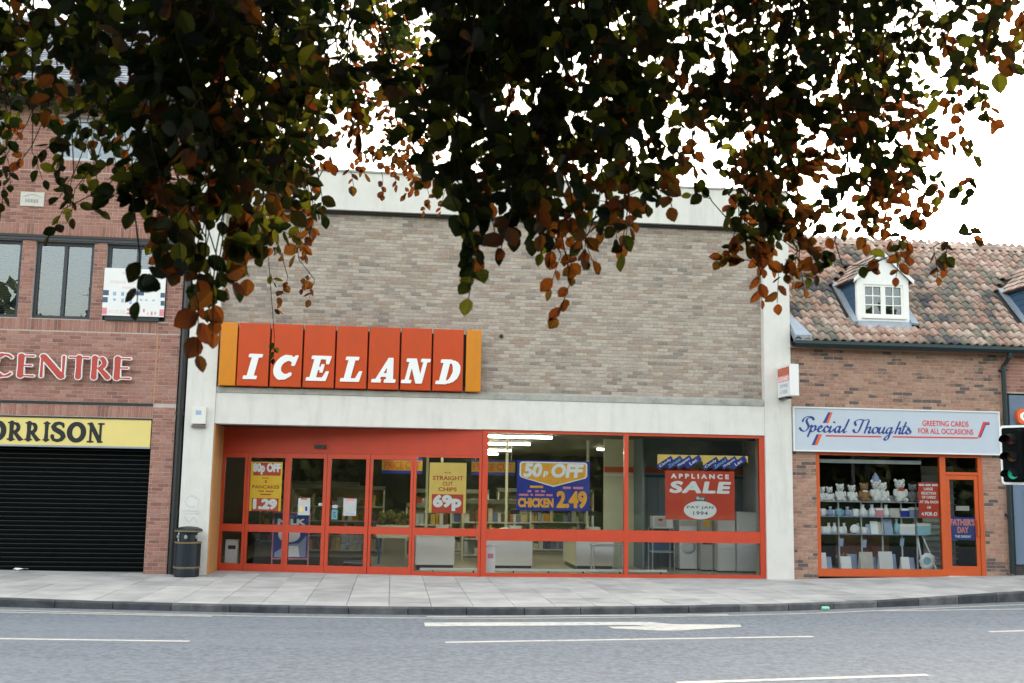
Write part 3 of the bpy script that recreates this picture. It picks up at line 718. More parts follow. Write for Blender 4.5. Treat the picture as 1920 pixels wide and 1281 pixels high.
# red and white built-up letters
ct = thing('letter_sign', (-6.6, -.04, 3.86), 'built-up red capitals with white edges fixed to red brick wall', 'sign')
for ch, pa, pb in [('C', -14, 29), ('E', 35, 71), ('N', 76, 128), ('T', 130, 172), ('R', 173, 213), ('E', 215, 251)]:
    zb, zt = 3.855, 4.385
    a, b = wal(pa, 690)[0], wal(pb, 690)[0]
    g0, g1 = glyph(flare_glyph, ch, .034), glyph(flare_glyph, ch, -.006)
    av = np.array(g0[0]); bv = np.array(g1[0]); lo, hi = av.min(0), av.max(0); l1, h1 = bv.min(0), bv.max(0)
    kx = (b-a)/(hi[0]-lo[0]); kz = (zt-zb)/(hi[1]-lo[1])
    L = put(ct, 'letter', g0, (a, b, zb, zt), -.075, .06, M['letter_white'])
    put(L, 'letter_face', g1, (a+(l1[0]-lo[0])*kx, a+(h1[0]-lo[0])*kx, zb+(l1[1]-lo[1])*kz, zb+(h1[1]-lo[1])*kz), -.135, .006, M['centre_red'])
    mb = MB(); cx = (a+b)/2
    for z in (3.98, 4.26): mb.tube([(a+.10, .005, z), (a+.10, -.08, z)], .012, 6)
    mb.build('fixing_stud', M['steel'], L)
# estate agent's board
ab = thing('agent_board', (-5.45, -.05, 5.2), 'white agent board with printed building picture and pink strip below the office window', 'board')
q = [wal(198, 502, -.08), wal(312, 507, -.08), wal(304, 594, -.08), wal(190, 588, -.08)]
ax0, ax1, az0, az1 = q[3][0]+.01, q[1][0], 5.21, 6.20
MB().box(ax0, ax1, -.085, -.05, az0, az1).build('panel', M['board_white'], ab)
MB().box(ax0+.05, ax1-.1, -.05, -.005, az0-.09, az0+.1).build('bracket', M['black_paint'], ab)
u = lambda s: ax0+(ax1-ax0)*s
v = lambda s: az0+(az1-az0)*s
def print_bits(name, bits, m, yy=-.085):
    for a, b, c, d in bits: MB().box(u(a), u(b), yy-.002, yy, v(c), v(d)).build(name, m, ab)
print_bits('printed_picture', [(.0, .09, .42, .53), (.0, .08, .27, .38), (.93, 1, .41, .51), (.94, 1, .24, .34), (.52, .66, .44, .53)], M['board_blue'])
print_bits('printed_windows', [(.16, .21, .42, .50), (.29, .34, .42, .50), (.42, .46, .42, .51), (.17, .21, .31, .36), (.30, .34, .28, .36), (.43, .47, .25, .36), (.60, .64, .33, .36), (.69, .72, .33, .36), (.80, .84, .33, .36)], M['board_pale'])
print_bits('printed_line', [(.0, .08, .02, .16), (.93, 1, .02, .16), (.40, .49, .11, .16), (.40, .48, .04, .07), (.56, .575, .07, .15), (.66, .69, .09, .16), (.74, .75, .03, .10), (.79, .82, .03, .11), (.85, .87, .04, .11)], M['board_pink'])
print_bits('faint_print', [(.28, .40, .88, .92), (.10, .36, .68, .74), (.40, .52, .68, .74), (.56, .80, .68, .74), (.30, .52, .57, .62), (.10, .18, .05, .12), (.20, .27, .05, .12), (.29, .37, .05, .12)], M['board_faint'])
# ------------------------------------------------------------------ the supermarket
sb = thing('supermarket_building', (2.2, 3, 0), 'low modern supermarket with grey-brown brick upper wall, white concrete frame and red shopfront', 'building')
bw = wall_holes(-3.68, 7.99, 3.84, 7.64, .127, .25, []).build('wall', M['ice_mortar'], sb)
rects = courses(-3.68, 7.99, 3.855, 7.60)
lay(bw, rects, .12, M['ice_brick'], (.215, .065), 300, (1150, 690))
MB().box(-4.27, 8.585, -.06, .40, 7.655, 8.48).build('parapet', M['white_render'], sb)
MB().box(-4.27, 8.585, -.085, .42, 8.483, 8.53).build('coping', M['concrete'], sb)
MB().box(-3.67, 7.98, .03, .39, 7.605, 7.652).build('painted_shadow_strip', M['dark_gap'], sb)  # solid dark strip standing in for the shade under the parapet
MB().box(-4.27, -3.68, -.062, 1.30, -.05, 7.652).build('pilaster', M['white_render'], sb)
MB().box(7.99, 8.585, -.062, .60, -.05, 7.652).build('pilaster', M['white_render'], sb)
MB().prismx([(-.05, 3.69), (.125, 3.69), (.125, 3.86), (-.05, 3.80)], -3.678, 7.988).build('ledge', M['concrete'], sb)
MB().box(-3.678, 7.988, -.032, .45, 3.05, 3.687).build('fascia_beam', M['white_render'], sb)
MB().box(-3.678, 7.988, .10, .12, 3.75, 3.755).build('drip_line', M['dark_gap'], sb)
# shell behind the front
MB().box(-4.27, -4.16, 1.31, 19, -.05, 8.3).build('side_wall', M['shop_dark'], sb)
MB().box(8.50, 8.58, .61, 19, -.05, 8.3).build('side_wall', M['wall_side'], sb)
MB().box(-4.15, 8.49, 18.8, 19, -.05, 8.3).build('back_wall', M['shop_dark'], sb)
MB().box(-4.15, 8.49, .40, 18.79, 8.1, 8.25).build('flat_roof', M['asphalt'], sb)
fl = MB().prismz([(1.95, .12), (8.49, .12), (8.49, 18.79), (-4.15, 18.79), (-4.15, 1.34), (-3.6, 1.24)], -.02, .012).build('shop_floor', M['shop_floor'], sb)
MB().prismz([(1.95, .46), (8.49, .46), (8.49, 18.79), (-4.15, 18.79), (-4.15, 1.34), (-3.6, 1.30), (1.93, .46)], 3.03, 3.12).build('ceiling', M['shop_ceil'], sb)
MB().prismz([(-3.66, .46), (1.9, .46), (1.6, .52), (-3.66, 1.29)], 3.04, 3.10).build('entrance_soffit', M['soffit'], sb)
MB().box(-3.679, -3.655, -.02, 1.16, 0, 3.04).build('entrance_cheek', M['tan_side'], sb)
# faint old marks on the pilaster
pr = [('s', arc(0, .25, .2, .14, 20, 300), .03), ('s', [(-.28, .02), (.3, 0), (.26, -.06), (-.25, -.05)], .035), ('s', [(-.2, -.15), (-.05, -.28), (.1, -.14), (.22, -.26)], .03), ('s', [(.1, .35), (.25, .3), (.2, .1)], .03)]
put(sb, 'faded_graffiti', loops_mesh(contours(*sdf_grid(pr, -.4, .4, -.4, .5, .012)), .1), (-4.22, -3.85, 1.02, 1.58), -.0625, .0015, mat('grey_smear', (.52, .53, .55), .8, .2, 20))
MB().ball((wal(941, 629)[0], .115, wal(941, 629)[2]), .045).build('vent_hole', M['black_paint'], sb)

# right-hand display windows
sf = MB()
sf.box(1.86, 7.985, .0, .10, 2.985, 3.048); sf.box(1.86, 7.985, .0, .10, .0, .075)
sf.box(1.86, 1.975, -.004, .10, .0752, 2.9848); sf.box(4.895, 4.985, -.004, .10, .0752, 2.9848); sf.box(7.87, 7.985, -.004, .10, .0752, 2.9848)
shopfront = sf.build('shopfront', M['red_frame'], sb)
for a, b in ((1.977, 4.893), (4.987, 7.868)):
    MB().box(a, b, .004, .096, .74, .985).build('transom', M['red_frame'], shopfront)
    MB().box(a, b, .045, .051, .987, 2.984).build('pane', M['glass'], shopfront)
    MB().box(a, b, .045, .051, .0755, .738).build('pane', M['glass'], shopfront)
# angled entrance
EA, EB = Vector((1.855, .012)), Vector((-3.655, 1.14)); EL = (EA-EB).length; ee = (EA-EB)/EL; en = Vector((-ee.y, ee.x))
def ef(t, d, z): p = EB+ee*t+en*d; return (p.x, p.y, z)
def ebox(t0, t1, d0, d1, z0, z1):
    mb = MB().box(t0, t1, d0, d1, z0, z1); mb.v = [ef(*q) for q in mb.v]; return mb
ent = ebox(0, EL, .0, .09, 2.49, 3.035).build('entrance_front', M['red_panel'], sb)
ebox(2.02, 2.26, -.05, -.001, 2.60, 2.67).build('door_sensor', M['black_paint'], ent)
mull = [0.0, .56, 1.44, 2.31, 3.23, 4.17, EL]
for i in range(6):
    a, b = mull[i], mull[i+1]; door = i in (2, 3)
    t = .055 if not door else .075; off = -.02 if door else 0
    a += .004; b -= .004
    bot = .15
    mb = ebox(a, a+t, off, .07+off, .004, 2.486)
    for q in (ebox(b-t, b, off, .07+off, .004, 2.486), ebox(a+t, b-t, off, .07+off, .004, bot if i < 5 else .075), ebox(a+t, b-t, off, .07+off, .82, .975), ebox(a+t, b-t, off, .07+off, 2.486-(.10 if i < 5 else .04), 2.486)): mb.add(q.v, q.f)
    d = mb.build('door' if door else 'window', M['red_frame'], ent)
    ebox(a+t, b-t, .03+off, .036+off, .977, 2.486-(.102 if i < 5 else .042)).build('pane', M['glass'], d)
    ebox(a+t, b-t, .03+off, .036+off, (bot if i < 5 else .075)+.002, .818).build('pane', M['glass'], d)
MB().prismz([(-3.65, 1.10), (1.85, -.03), (1.85, .06), (-3.65, 1.2)], -.01, .003).build('threshold', M['red_frame'], sb)

# the big sign
sg = thing('shop_sign', (-.9, -.1, 3.81), 'long orange-red panel sign with white slab-serif capitals and amber end panels on the brick wall', 'sign')
zt, zb = 5.135, 3.825
MB().box(-3.60, 1.74, -.03, .05, 3.95, 5.05).build('backing_rail', M['dark_gap'], sg)
for z in (4.1, 4.9): MB().box(-3.5, 1.6, .05, .115, z, z+.06).build('wall_batten', M['dark_gap'], sg)
def panel(a, b, m):
    mb = MB(); e = .012; y0 = -.17; y1 = -.04
    mb.add([(a, y0+e, zb), (b, y0+e, zb), (b, y0+e, zt), (a, y0+e, zt), (a+e, y0, zb+e), (b-e, y0, zb+e), (b-e, y0, zt-e), (a+e, y0, zt-e), (a, y1, zb), (b, y1, zb), (b, y1, zt), (a, y1, zt)],
           [(4, 5, 6, 7), (0, 1, 5, 4), (1, 2, 6, 5), (2, 3, 7, 6), (3, 0, 4, 7), (8, 9, 1, 0), (9, 10, 2, 1), (10, 11, 3, 2), (11, 8, 0, 3), (11, 10, 9, 8)])
    return mb.build('panel', m, sg)
panel(-3.625, -3.285, M['sign_amber']); panel(1.455, 1.775, M['sign_amber'])
pitch = (1.43+3.26)/7
for i, ch in enumerate('ICELAND'):
    a = -3.26+i*pitch; pn = panel(a, a+pitch-.035, M['sign_red'])
    g = glyph(slab_glyph, ch, .03, .24, .0125); av = np.array(g[0]); w = (av[:, 0].max()-av[:, 0].min())*.50
    c = a+(pitch-.035)/2-.0
    put(pn, 'letter', g, (c-w/2, c+w/2, 3.965, 4.49), -.171, .022, M['letter_white'])

# projecting sign and alarm box
ps = thing('projecting_sign', (8.35, -.3, 3.86), 'small white box sign with red stripes jutting out from the right-hand white pilaster', 'sign')
MB().box(8.27, 8.47, -.82, -.10, 3.87, 4.54).build('light_box', M['board_white'], ps)
MB().box(8.33, 8.41, -.10, -.062, 3.95, 4.45).build('wall_bracket', M['board_white'], ps)
MB().box(8.31, 8.43, -.50, -.062, 3.825, 3.868).build('support_arm', M['black_paint'], ps)
fr = lambda s_, d, z: (8.27+d, -.10-s_, z)
def sface(s0, s1, z0, z1, m):
    mb = MB().box(s0, s1, -.003, -.0005, z0, z1); mb.v = [fr(*q) for q in mb.v]; mb.f = [f[::-1] for f in mb.f]; mb.build('red_stripe', m, ps)
for i in range(8): sface(.03+i*.085, .03+i*.085+.072, 4.32, 4.49, M['sign_red'])
sface(.03, .695, 4.19, 4.317, M['p_pink'])
text(ps, 'ICELAND', .06, .66, 4.205, 4.30, -.0032, M['letter_white'], .03, .25, frame=fr, depth=.002)
text(ps, 'CAR PARK', .12, .62, 4.06, 4.14, -.0006, M['board_pale'], .01, frame=fr, depth=.002)
text(ps, 'AT REAR', .16, .58, 3.93, 4.01, -.0006, M['board_pale'], .01, frame=fr, depth=.002)
al = thing('alarm_box', (-3.98, -.1, 2.97), 'small cream alarm box on the left-hand white pilaster', 'alarm')
MB().prism([(-4.12, 3.03), (-3.84, 3.03), (-3.84, 3.38), (-4.12, 3.38)], -.16, -.0625).build('cover', mat('cream_plastic', (.70, .68, .62), .5, .03, 4), al)
MB().prism([(-4.13, 2.965), (-3.83, 2.965), (-3.89, 3.028), (-4.07, 3.028)], -.15, -.0625).build('base_grille', mat('brown_plastic', (.16, .13, .12), .6), al)
MB().box(-4.04, -3.93, -.162, -.1602, 3.21, 3.30).build('badge', M['board_pale'], al)

# ------------------------------------------------------------------ posters in the shop windows
def poster(name, x0, x1, z0, z1, m, label, frame=None, y=.056, cat='poster', group=None):
    loc = Vector(((x0+x1)/2, y, z0)) if not frame else Vector(frame((x0+x1)/2, y, z0))
    o = thing(name, loc, label, cat, group)
    mb = MB().box(x0, x1, y, y+.003, z0, z1)
    if frame: mb.v = [frame(*q) for q in mb.v]
    mb.build('sheet', m, o)
    return o
def pbox(o, x0, x1, z0, z1, m, y=.056, frame=None, name='colour_block', d=.0012):
    mb = MB().box(x0, x1, y-d, y-.0001, z0, z1)
    if frame: mb.v = [frame(*q) for q in mb.v]
    return mb.build(name, m, o)
def ppoly(o, pts, m, y=.056, frame=None, name='colour_block', d=.0012):
    mb = MB().prism(pts, y-d, y-.0001)
    if frame: mb.v = [frame(*q) for q in mb.v]
    return mb.build(name, m, o)
T2 = .0024
# 50p off
X0, X1, Z0, Z1 = 2.60, 4.16, 1.37, 2.42
po = poster('price_poster', X0, X1, Z0, Z1, M['p_blue'], 'blue chicken price poster with orange arrow shield in the middle window')
u = lambda s: X0+(X1-X0)*s
v = lambda s: Z0+(Z1-Z0)*s
sh_o = [(.035, .93), (.05, .965), (.08, .975), (.92, .975), (.95, .965), (.965, .93), (.965, .70), (.94, .655), (.50, .475), (.06, .655), (.035, .70)]
ppoly(po, [(u(a), v(b)) for a, b in sh_o], M['p_white'], name='shield_border')
ppoly(po, [(u(.5+(a-.5)*.955), v(.735+(b-.735)*.90)) for a, b in sh_o], M['p_orange'], y=.0545, name='shield')
text(po, '50', u(.085), u(.345), v(.66), v(.945), .0532, M['p_white'], .05, .15, depth=.0012)
text(po, 'p', u(.355), u(.425), v(.665), v(.79), .0532, M['p_white'], .05, .15, depth=.0012)
text(po, 'OFF', u(.47), u(.915), v(.66), v(.945), .0532, M['p_white'], .05, .15, depth=.0012)
text(po, 'CHICKEN', u(.02), u(.505), v(.06), v(.25), .056, M['p_orange'], .06, depth=.0012)
text(po, '2.49', u(.545), u(.965), v(.055), v(.40), .056, M['p_orange'], .05, depth=.0012)
pbox(po, u(.18), u(.36), v(.45), v(.495), M['p_orange'], name='small_print')
for a, b, c, d in [(.15, .20, .365, .405), (.25, .30, .365, .405), (.33, .39, .365, .405), (.03, .16, .29, .33), (.19, .22, .29, .33), (.25, .38, .29, .33), (.40, .49, .29, .33), (.63, .74, .44, .485), (.77, .91, .44, .485)]: pbox(po, u(a), u(b), v(c), v(d), M['p_pink'], name='small_print')
# appliance sale
X0, X1, Z0, Z1 = 5.80, 7.33, 1.22, 2.26
po = poster('sale_poster', X0, X1, Z0, Z1, M['p_red'], 'big red appliance sale poster with white oval below heavy white word')
text(po, 'APPLIANCE', u(.08), u(.92), v(.84), v(.94), .056, M['p_white'], .05, spacing=1.6, depth=.0012)
text(po, 'SALE', u(.06), u(.95), v(.54), v(.79), .056, M['p_white'], .05, .12, spacing=1.14, depth=.0012)
ppoly(po, [(u(.5+.235*math.cos(R(a))), v(.20+.185*math.sin(R(a)))) for a in range(0, 360, 10)], M['p_white'], name='oval')
pbox(po, u(.43), u(.585), v(.385), v(.475), M['p_grey'])
text(po, 'Buy', u(.45), u(.565), v(.40), v(.47), .0545, M['p_white'], .02, depth=.001)
text(po, 'PAY JAN', u(.31), u(.69), v(.215), v(.285), .0545, M['p_grey'], .02, spacing=1.15, depth=.001)
text(po, '1994', u(.40), u(.61), v(.10), v(.175), .0545, M['p_grey'], .02, spacing=1.15, depth=.001)
# brand strips above it
for k in range(2):
    X0 = 5.63+k*1.005; X1 = X0+1.0; Z0, Z1 = 2.28, 2.60
    st = thing('brand_strip', ((X0+X1)/2, .056, Z0), 'yellow strip with slanted blue brand tabs above red sale poster', 'poster', 'brand strips above the sale poster')
    MB().prism([(X0, 2.36), (X0+.05, 2.36), (X0+.28, 2.50), (X0+.36, 2.46), (X0+.48, 2.52), (X0+.56, 2.46), (X0+.70, 2.52), (X0+.76, 2.47), (X0+.92, 2.55), (X1, 2.44), (X1, 2.60), (X0, 2.60)], .056, .059).build('sheet', M['p_yellow2'], st)
    for i, (wd, m) in enumerate([('Candy', M['p_dkblue']), ('Zanussi', M['p_blue']), ('Hotpoint', M['p_dkblue']), ('Lec', M['p_blue'])]):
        cx, cz = X0+.17+.205*i, 2.42+.012*i; a = R(33); ca, sa = math.cos(a), math.sin(a); hl, hw = .19, .062
        yy = .055-.0024*i
        pl = [(cx+p*ca-q*sa, cz+p*sa+q*ca) for p, q in ((-hl, -hw), (hl, -hw), (hl, hw), (-hl, hw))]
        MB().prism(pl, yy-.0008, yy).build('tab', m, st)
        text(st, wd, cx-.15 if wd != 'Lec' else cx-.09, cx+.15 if wd != 'Lec' else cx+.09, cz-.035, cz+.035, yy-.0009, M['p_white'] if i != 1 else M['p_cyan'], .015, depth=.0008, rot=a)
# chips poster, in the angled front
def e2t(px, py):                                             # place along the angled front seen at a pixel
    d = ray(px, py); n3 = np.array([en.x, en.y, 0]); q = CAMPOS+d*((n3[:2]@np.array([EB.x, EB.y])-n3[:2]@CAMPOS[:2])/(n3@d)); return (Vector(q[:2])-EB).dot(ee)
X0, X1, Z0, Z1 = e2t(804, 915), e2t(873.5, 915), 1.29, 2.34
yy = .042
po = poster('price_poster', X0, X1, Z0, Z1, M['p_yellow2'], 'yellow chips price poster with red price box beside the entrance', ef, yy)
pbox(po, u(.08), u(.93), v(.0), v(.37), M['p_red'], yy, ef)
text(po, '69p', u(.11), u(.88), v(.04), v(.36), yy-.0014, M['p_white'], .06, depth=.001, frame=ef)
for s_, a, b, c, d, bd in [('4LB', .40, .58, .785, .815, .02), ('STRAIGHT', .09, .92, .65, .735, .03), ('CUT', .36, .64, .54, .62, .03), ('CHIPS', .25, .75, .43, .51, .03)]:
    text(po, s_, u(a), u(b), v(c), v(d), yy, M['p_ink'], bd, depth=.001, frame=ef)
# pancakes poster
X0, X1, Z0, Z1 = e2t(467.5, 912), e2t(527, 912), 1.255, 2.30
po = poster('price_poster', X0, X1, Z0, Z1, M['p_yellow'], 'tall yellow pancakes price poster with white money-off figures beside the sliding doors', ef, yy)
pbox(po, u(.08), u(.95), v(.72), v(.985), M['p_red'], yy, ef)
text(po, '80p OFF', u(.07), u(.95), v(.74), v(.975), yy-.0014, M['p_white'], .07, depth=.001, frame=ef)
pbox(po, u(.08), u(.93), v(.0), v(.26), M['p_red'], yy, ef)
text(po, '1.29', u(.12), u(.88), v(.035), v(.25), yy-.0014, M['p_white'], .07, depth=.001, frame=ef)
text(po, 'PANCAKES', u(.07), u(.93), v(.455), v(.525), yy, M['p_ink'], .03, depth=.001, frame=ef)
for a, b, c, d in [(.36, .58, .66, .68), (.47, .52, .57, .63), (.27, .45, .39, .415), (.5, .75, .39, .415), (.34, .68, .325, .35)]: pbox(po, u(a), u(b), v(c), v(d), M['p_ink'], yy, ef, 'small_print')
# notices on the doors
def notice(px0, px1, py0, py1, m, label, bits, cat='notice', nm='paper_notice'):
    global X0, X1, Z0, Z1
    a, b = e2t(px0, (py0+py1)/2), e2t(px1, (py0+py1)/2)
    d = ray((px0+px1)/2, py0); n3 = np.array([en.x, en.y, 0]); k = (n3[:2]@np.array([EB.x, EB.y])-n3[:2]@CAMPOS[:2])/(n3@d); zt_ = (CAMPOS+d*k)[2]
    d = ray((px0+px1)/2, py1); zb_ = (CAMPOS+d*k)[2]
    X0, X1, Z0, Z1 = a, b, zb_, zt_
    o = poster(nm, a, b, zb_, zt_, m, label, ef, -.001+.012, cat)
    for (p, q, r_, s_, mm) in bits: pbox(o, u(p), u(q), v(r_), v(s_), mm, .011, ef, 'printed_mark')
notice(558.5, 581, 934, 966, M['p_white'], 'white paper notice with small pictures on left sliding door', [(.22, .75, .90, .99, M['p_ink']), (.2, .42, .2, .5, M['p_yellow2']), (.6, .78, .25, .5, M['p_blue'])])
notice(643.5, 668, 935, 967, M['p_white'], 'white paper notice with red heading on right sliding door', [(.2, .8, .86, .99, M['p_pink']), (.15, .85, .1, .14, M['board_pale'])])
notice(597, 605, 943.5, 948.5, M['p_white'], 'tiny white sticker at edge of left sliding door', [(.2, .8, .4, .6, M['board_pale'])], 'sticker', 'sticker')
notice(623, 632.5, 947, 953, M['p_white'], 'tiny white sticker on right sliding door above cyan one', [(.2, .8, .4, .6, M['board_pale'])], 'sticker', 'sticker')
notice(621.5, 632.5, 955.5, 974, M['p_cyan'], 'pale cyan sticker with swirl mark on right sliding door', [(.3, .7, .65, .75, M['blue_post']), (.3, .4, .4, .7, M['blue_post']), (.6, .7, .2, .5, M['blue_post']), (.3, .7, .2, .28, M['blue_post'])], 'sticker', 'sticker')

# ------------------------------------------------------------------ inside the supermarket
for i, (y, xa, xb) in enumerate([(1.35, 1.5, 3.55), (5.66, 1.6, 3.6), (11.2, 1.7, 3.7), (15.6, 1.7, 3.72), (8.4, 5.9, 7.9), (3.4, .2, 1.2)]):  # last two tubes are unseen, added to brighten the shop inside
    t = thing('ceiling_light', ((xa+xb)/2, y, 2.94), 'lit fluorescent tube fitting on the supermarket ceiling', 'light', 'fluorescent tubes in the supermarket')
    MB().box(xa, xb, y-.06, y+.06, 2.99, 3.028).build('batten', M['counter'], t)
    MB().tube([(xa+.02, y, 2.962), (xb-.02, y, 2.962)], .026, 8).build('tube', M['tube'], t)
for px, Y in ((950, 3.0), (1102, 4.0), (828, 4.2), (801, 3.2)):
    x = wal(px, 900, Y)[0]; MB().box(x-.03, x+.03, Y-.03, Y+.03, .012, 3.03).build('post', M['shop_wall'], sb)
# display recess on the right
MB().box(5.05, 5.78, 3.0, 3.06, .012, 3.03).build('partition', M['shop_wall'], sb)  # lit end of the display wall, the shop light put into its cream
MB().box(5.78, 5.83, 2.1, 3.06, .012, 3.03).build('partition', M['shaded_panel'], sb)
dpn = MB().box(5.83, 8.49, 3.0, 3.05, .012, 3.03).build('partition', M['shaded_panel'], sb)  # same wall as the cream end, its shade put into the grey-blue
for i in range(9): MB().box(6.1+i*.27, 6.108+i*.27, 2.994, 3.0, .02, 2.2).build('panel_joint', M['dark_gap'], dpn)
MB().box(5.06, 5.77, 2.985, 2.999, 2.24, 2.37).build('red_band', M['p_ink'], sb); MB().box(5.84, 8.49, 2.985, 2.999, 2.24, 2.37).build('red_band', M['p_ink'], sb)
MB().box(5.06, 5.77, 2.97, 2.998, 2.15, 2.20).build('wall_rail', M['counter'], sb); MB().box(5.84, 8.49, 2.97, 2.998, 2.13, 2.19).build('wall_rail', M['blue_post'], sb)
# things for sale in the window
def appliance(name, x0, x1, y0, y1, z1, m, label, cat, feat):
    o = thing(name, ((x0+x1)/2, (y0+y1)/2, .012), label, cat)
    MB().box(x0, x1, y0, y1, .05, z1).build('cabinet', m, o)
    MB().box(x0+.03, x1-.03, y0+.03, y1-.03, .012, .05).build('plinth', M['black_paint'], o)
    if feat == 'fridge':
        MB().box(x0+.005, x1-.005, y0-.03, y0-.001, .08, z1*.42).build('door', m, o); MB().box(x0+.005, x1-.005, y0-.03, y0-.001, z1*.43, z1-.01).build('door', m, o)
        MB().box(x0+.03, x0+.05, y0-.05, y0-.031, z1*.5, z1*.62).build('handle', M['grey_goods'], o)
    if feat == 'washer':
        mb = MB().lathe([(.17, 0), (.17, .02), (.13, .03), (.12, .02)], 0, 0); mb.xf(Matrix.Translation(((x0+x1)/2, y0-.001, .55)) @ Matrix.Rotation(R(90), 4, 'X')); mb.build('porthole', M['steel'], o)
        MB().box(x0+.02, x1-.02, y0-.012, y0-.001, z1-.16, z1-.03).build('control_panel', M['grey_goods'], o)
    if feat == 'cooker':
        MB().box(x0+.03, x1-.03, y0-.02, y0-.001, .12, .58).build('door', m, o); MB().box(x0+.03, x1-.03, y0-.03, y0-.001, .62, .70).build('grill_slot', M['black_paint'], o)
        MB().box(x0+.08, x1-.08, y0-.022, y0-.0205, 1.02, 1.16).build('price_card', M['p_yellow'], o)
    return o
appliance('fridge', 7.79, 8.26, 1.35, 1.9, 1.37, M['white_goods'], 'tall white fridge freezer next to the pale side wall', 'fridge', 'fridge')
appliance('fridge', 7.36, 7.77, 1.42, 1.95, 1.30, M['white_goods'], 'shorter white fridge standing against the grey cooker', 'fridge', 'fridge')
appliance('cooker', 7.06, 7.34, 1.7, 2.2, 1.30, M['grey_goods'], 'narrow grey upright cooker carrying a yellow price card', 'cooker', 'cooker')
appliance('washing_machine', 6.62, 7.04, 1.95, 2.5, 1.18, M['white_goods'], 'white washing machine with round porthole beside the grey cooker', 'washing machine', 'washer')
o = thing('display_stand', (6.2, 2.0, .012), 'open metal stand holding a microwave behind red transom', 'stand')
for x in (5.95, 6.46):
    for y in (1.8, 2.2): MB().box(x-.012, x+.012, y-.012, y+.012, .012, .98).build('leg', M['grey_rail'], o)
for z in (.42, .955): MB().box(5.94, 6.47, 1.79, 2.21, z, z+.022).build('shelf', M['grey_rail'], o)
MB().box(5.97, 6.44, 2.18, 2.2, .45, .94).build('back_panel', M['blue_post'], o)
o = thing('microwave', (6.2, 2.0, .978), 'white microwave on the open metal stand', 'microwave')
MB().box(5.98, 6.44, 1.82, 2.18, .978, 1.24).build('case', M['white_goods'], o); MB().box(6.0, 6.28, 1.812, 1.8195, 1.0, 1.22).build('door', M['grey_goods'], o)
MB().ball((6.14, 1.81, 1.16), (.06, .01, .03)).build('sticker', M['p_red'], o)
# checkouts
def checkout(x0, x1, y0, y1, label, cream=False):
    o = thing('checkout', ((x0+x1)/2, (y0+y1)/2, .012), label, 'checkout')
    MB().box(x0, x1, y0, y1, .12, .74).build('counter_body', M['counter'], o)
    MB().box(x0+.03, x1-.02, y0+.03, y1-.03, .012, .12).build('plinth', M['black_paint'], o)
    MB().box(x0-.02, x1+.02, y0-.02, y1+.02, .74, .79).build('worktop', M['counter_cream'], o)
    MB().box(x0+.1, x1-.4, y0+.06, y1-.6, .79, .80).build('conveyor', M['black_paint'], o)
    if cream: MB().box(x0-.012, x0-.001, y0, y1, .12, .74).build('end_panel', M['counter_cream'], o)
    t = MB().box(x1-.36, x1-.06, y1-.55, y1-.2, .79, .93).build('till', M['grey_goods'], o)
    MB().box(x1-.24, x1-.19, y1-.4, y1-.35, .93, 1.2).build('display_post', M['grey_goods'], t); MB().box(x1-.33, x1-.1, y1-.4, y1-.36, 1.2, 1.3).build('till_display', M['black_paint'], t)
checkout(.55, 1.40, 1.5, 3.6, 'pale grey checkout counter behind the yellow chips poster')
checkout(2.10, 3.14, 1.5, 3.6, 'pale grey checkout counter below the blue chicken poster')
checkout(4.15, 5.0, 1.6, 3.4, 'pale grey checkout counter with cream end behind the small tube table', True)
o = thing('tube_table', (4.72, .95, .012), 'small pale tube-legged table in front of the checkout', 'table')
for x in (4.40, 5.04):
    for y in (.8, 1.1): MB().tube([(x, y, .012), (x, y, .60)], .018, 6).build('leg', M['steel'], o)
MB().box(4.37, 5.07, .77, 1.13, .60, .63).build('tabletop', M['grey_rail'], o)
o = thing('guard_rail', (3.2, .45, .012), 'long low white guard rail on short dark feet inside the windows', 'rail')
MB().box(.62, 5.93, .40, .50, .09, .135).build('rail', M['counter'], o)
for x in (.9, 1.75, 2.6, 3.35, 4.1, 4.9, 5.8): MB().box(x-.015, x+.015, .42, .48, .012, .09).build('foot', M['black_paint'], o)
o = thing('bag_dispenser', (2.07, .35, .012), 'white upright bag dispenser behind the thick red mullion', 'dispenser')
MB().box(1.99, 2.19, .25, .37, .03, .63).build('panel', M['white_goods'], o); MB().box(2.03, 2.15, .242, .2495, .36, .46).build('slot', M['p_pink'], o)
MB().box(1.97, 2.21, .23, .39, .012, .03).build('foot', M['grey_goods'], o)
o = thing('litter_box', (-3.2, 1.55, .012), 'white litter box in the left side light of the entrance', 'litter box')
x = wal(435, 1030, 1.6)[0]
MB().box(x-.13, x+.13, 1.5, 1.7, .03, .62).build('body', M['white_goods'], o); MB().box(x-.07, x+.09, 1.492, 1.4995, .42, .5).build('slot', M['black_paint'], o); MB().box(x-.15, x+.15, 1.48, 1.72, .012, .03).build('foot', M['grey_goods'], o)
o = thing('dark_floor_sheet', (-1.9, 3.0, .012), 'black sheet added to darken the floor behind the sliding doors', 'mat')  # black sheet laid in for the dark floor behind the doors
MB().box(-3.4, -.55, 1.35, 5.2, .0121, .02).build('dark_sheet', M['black_paint'], o); MB().box(-.55, -.51, 1.2, 5.2, .0121, .024).build('edge_strip', M['steel'], o)
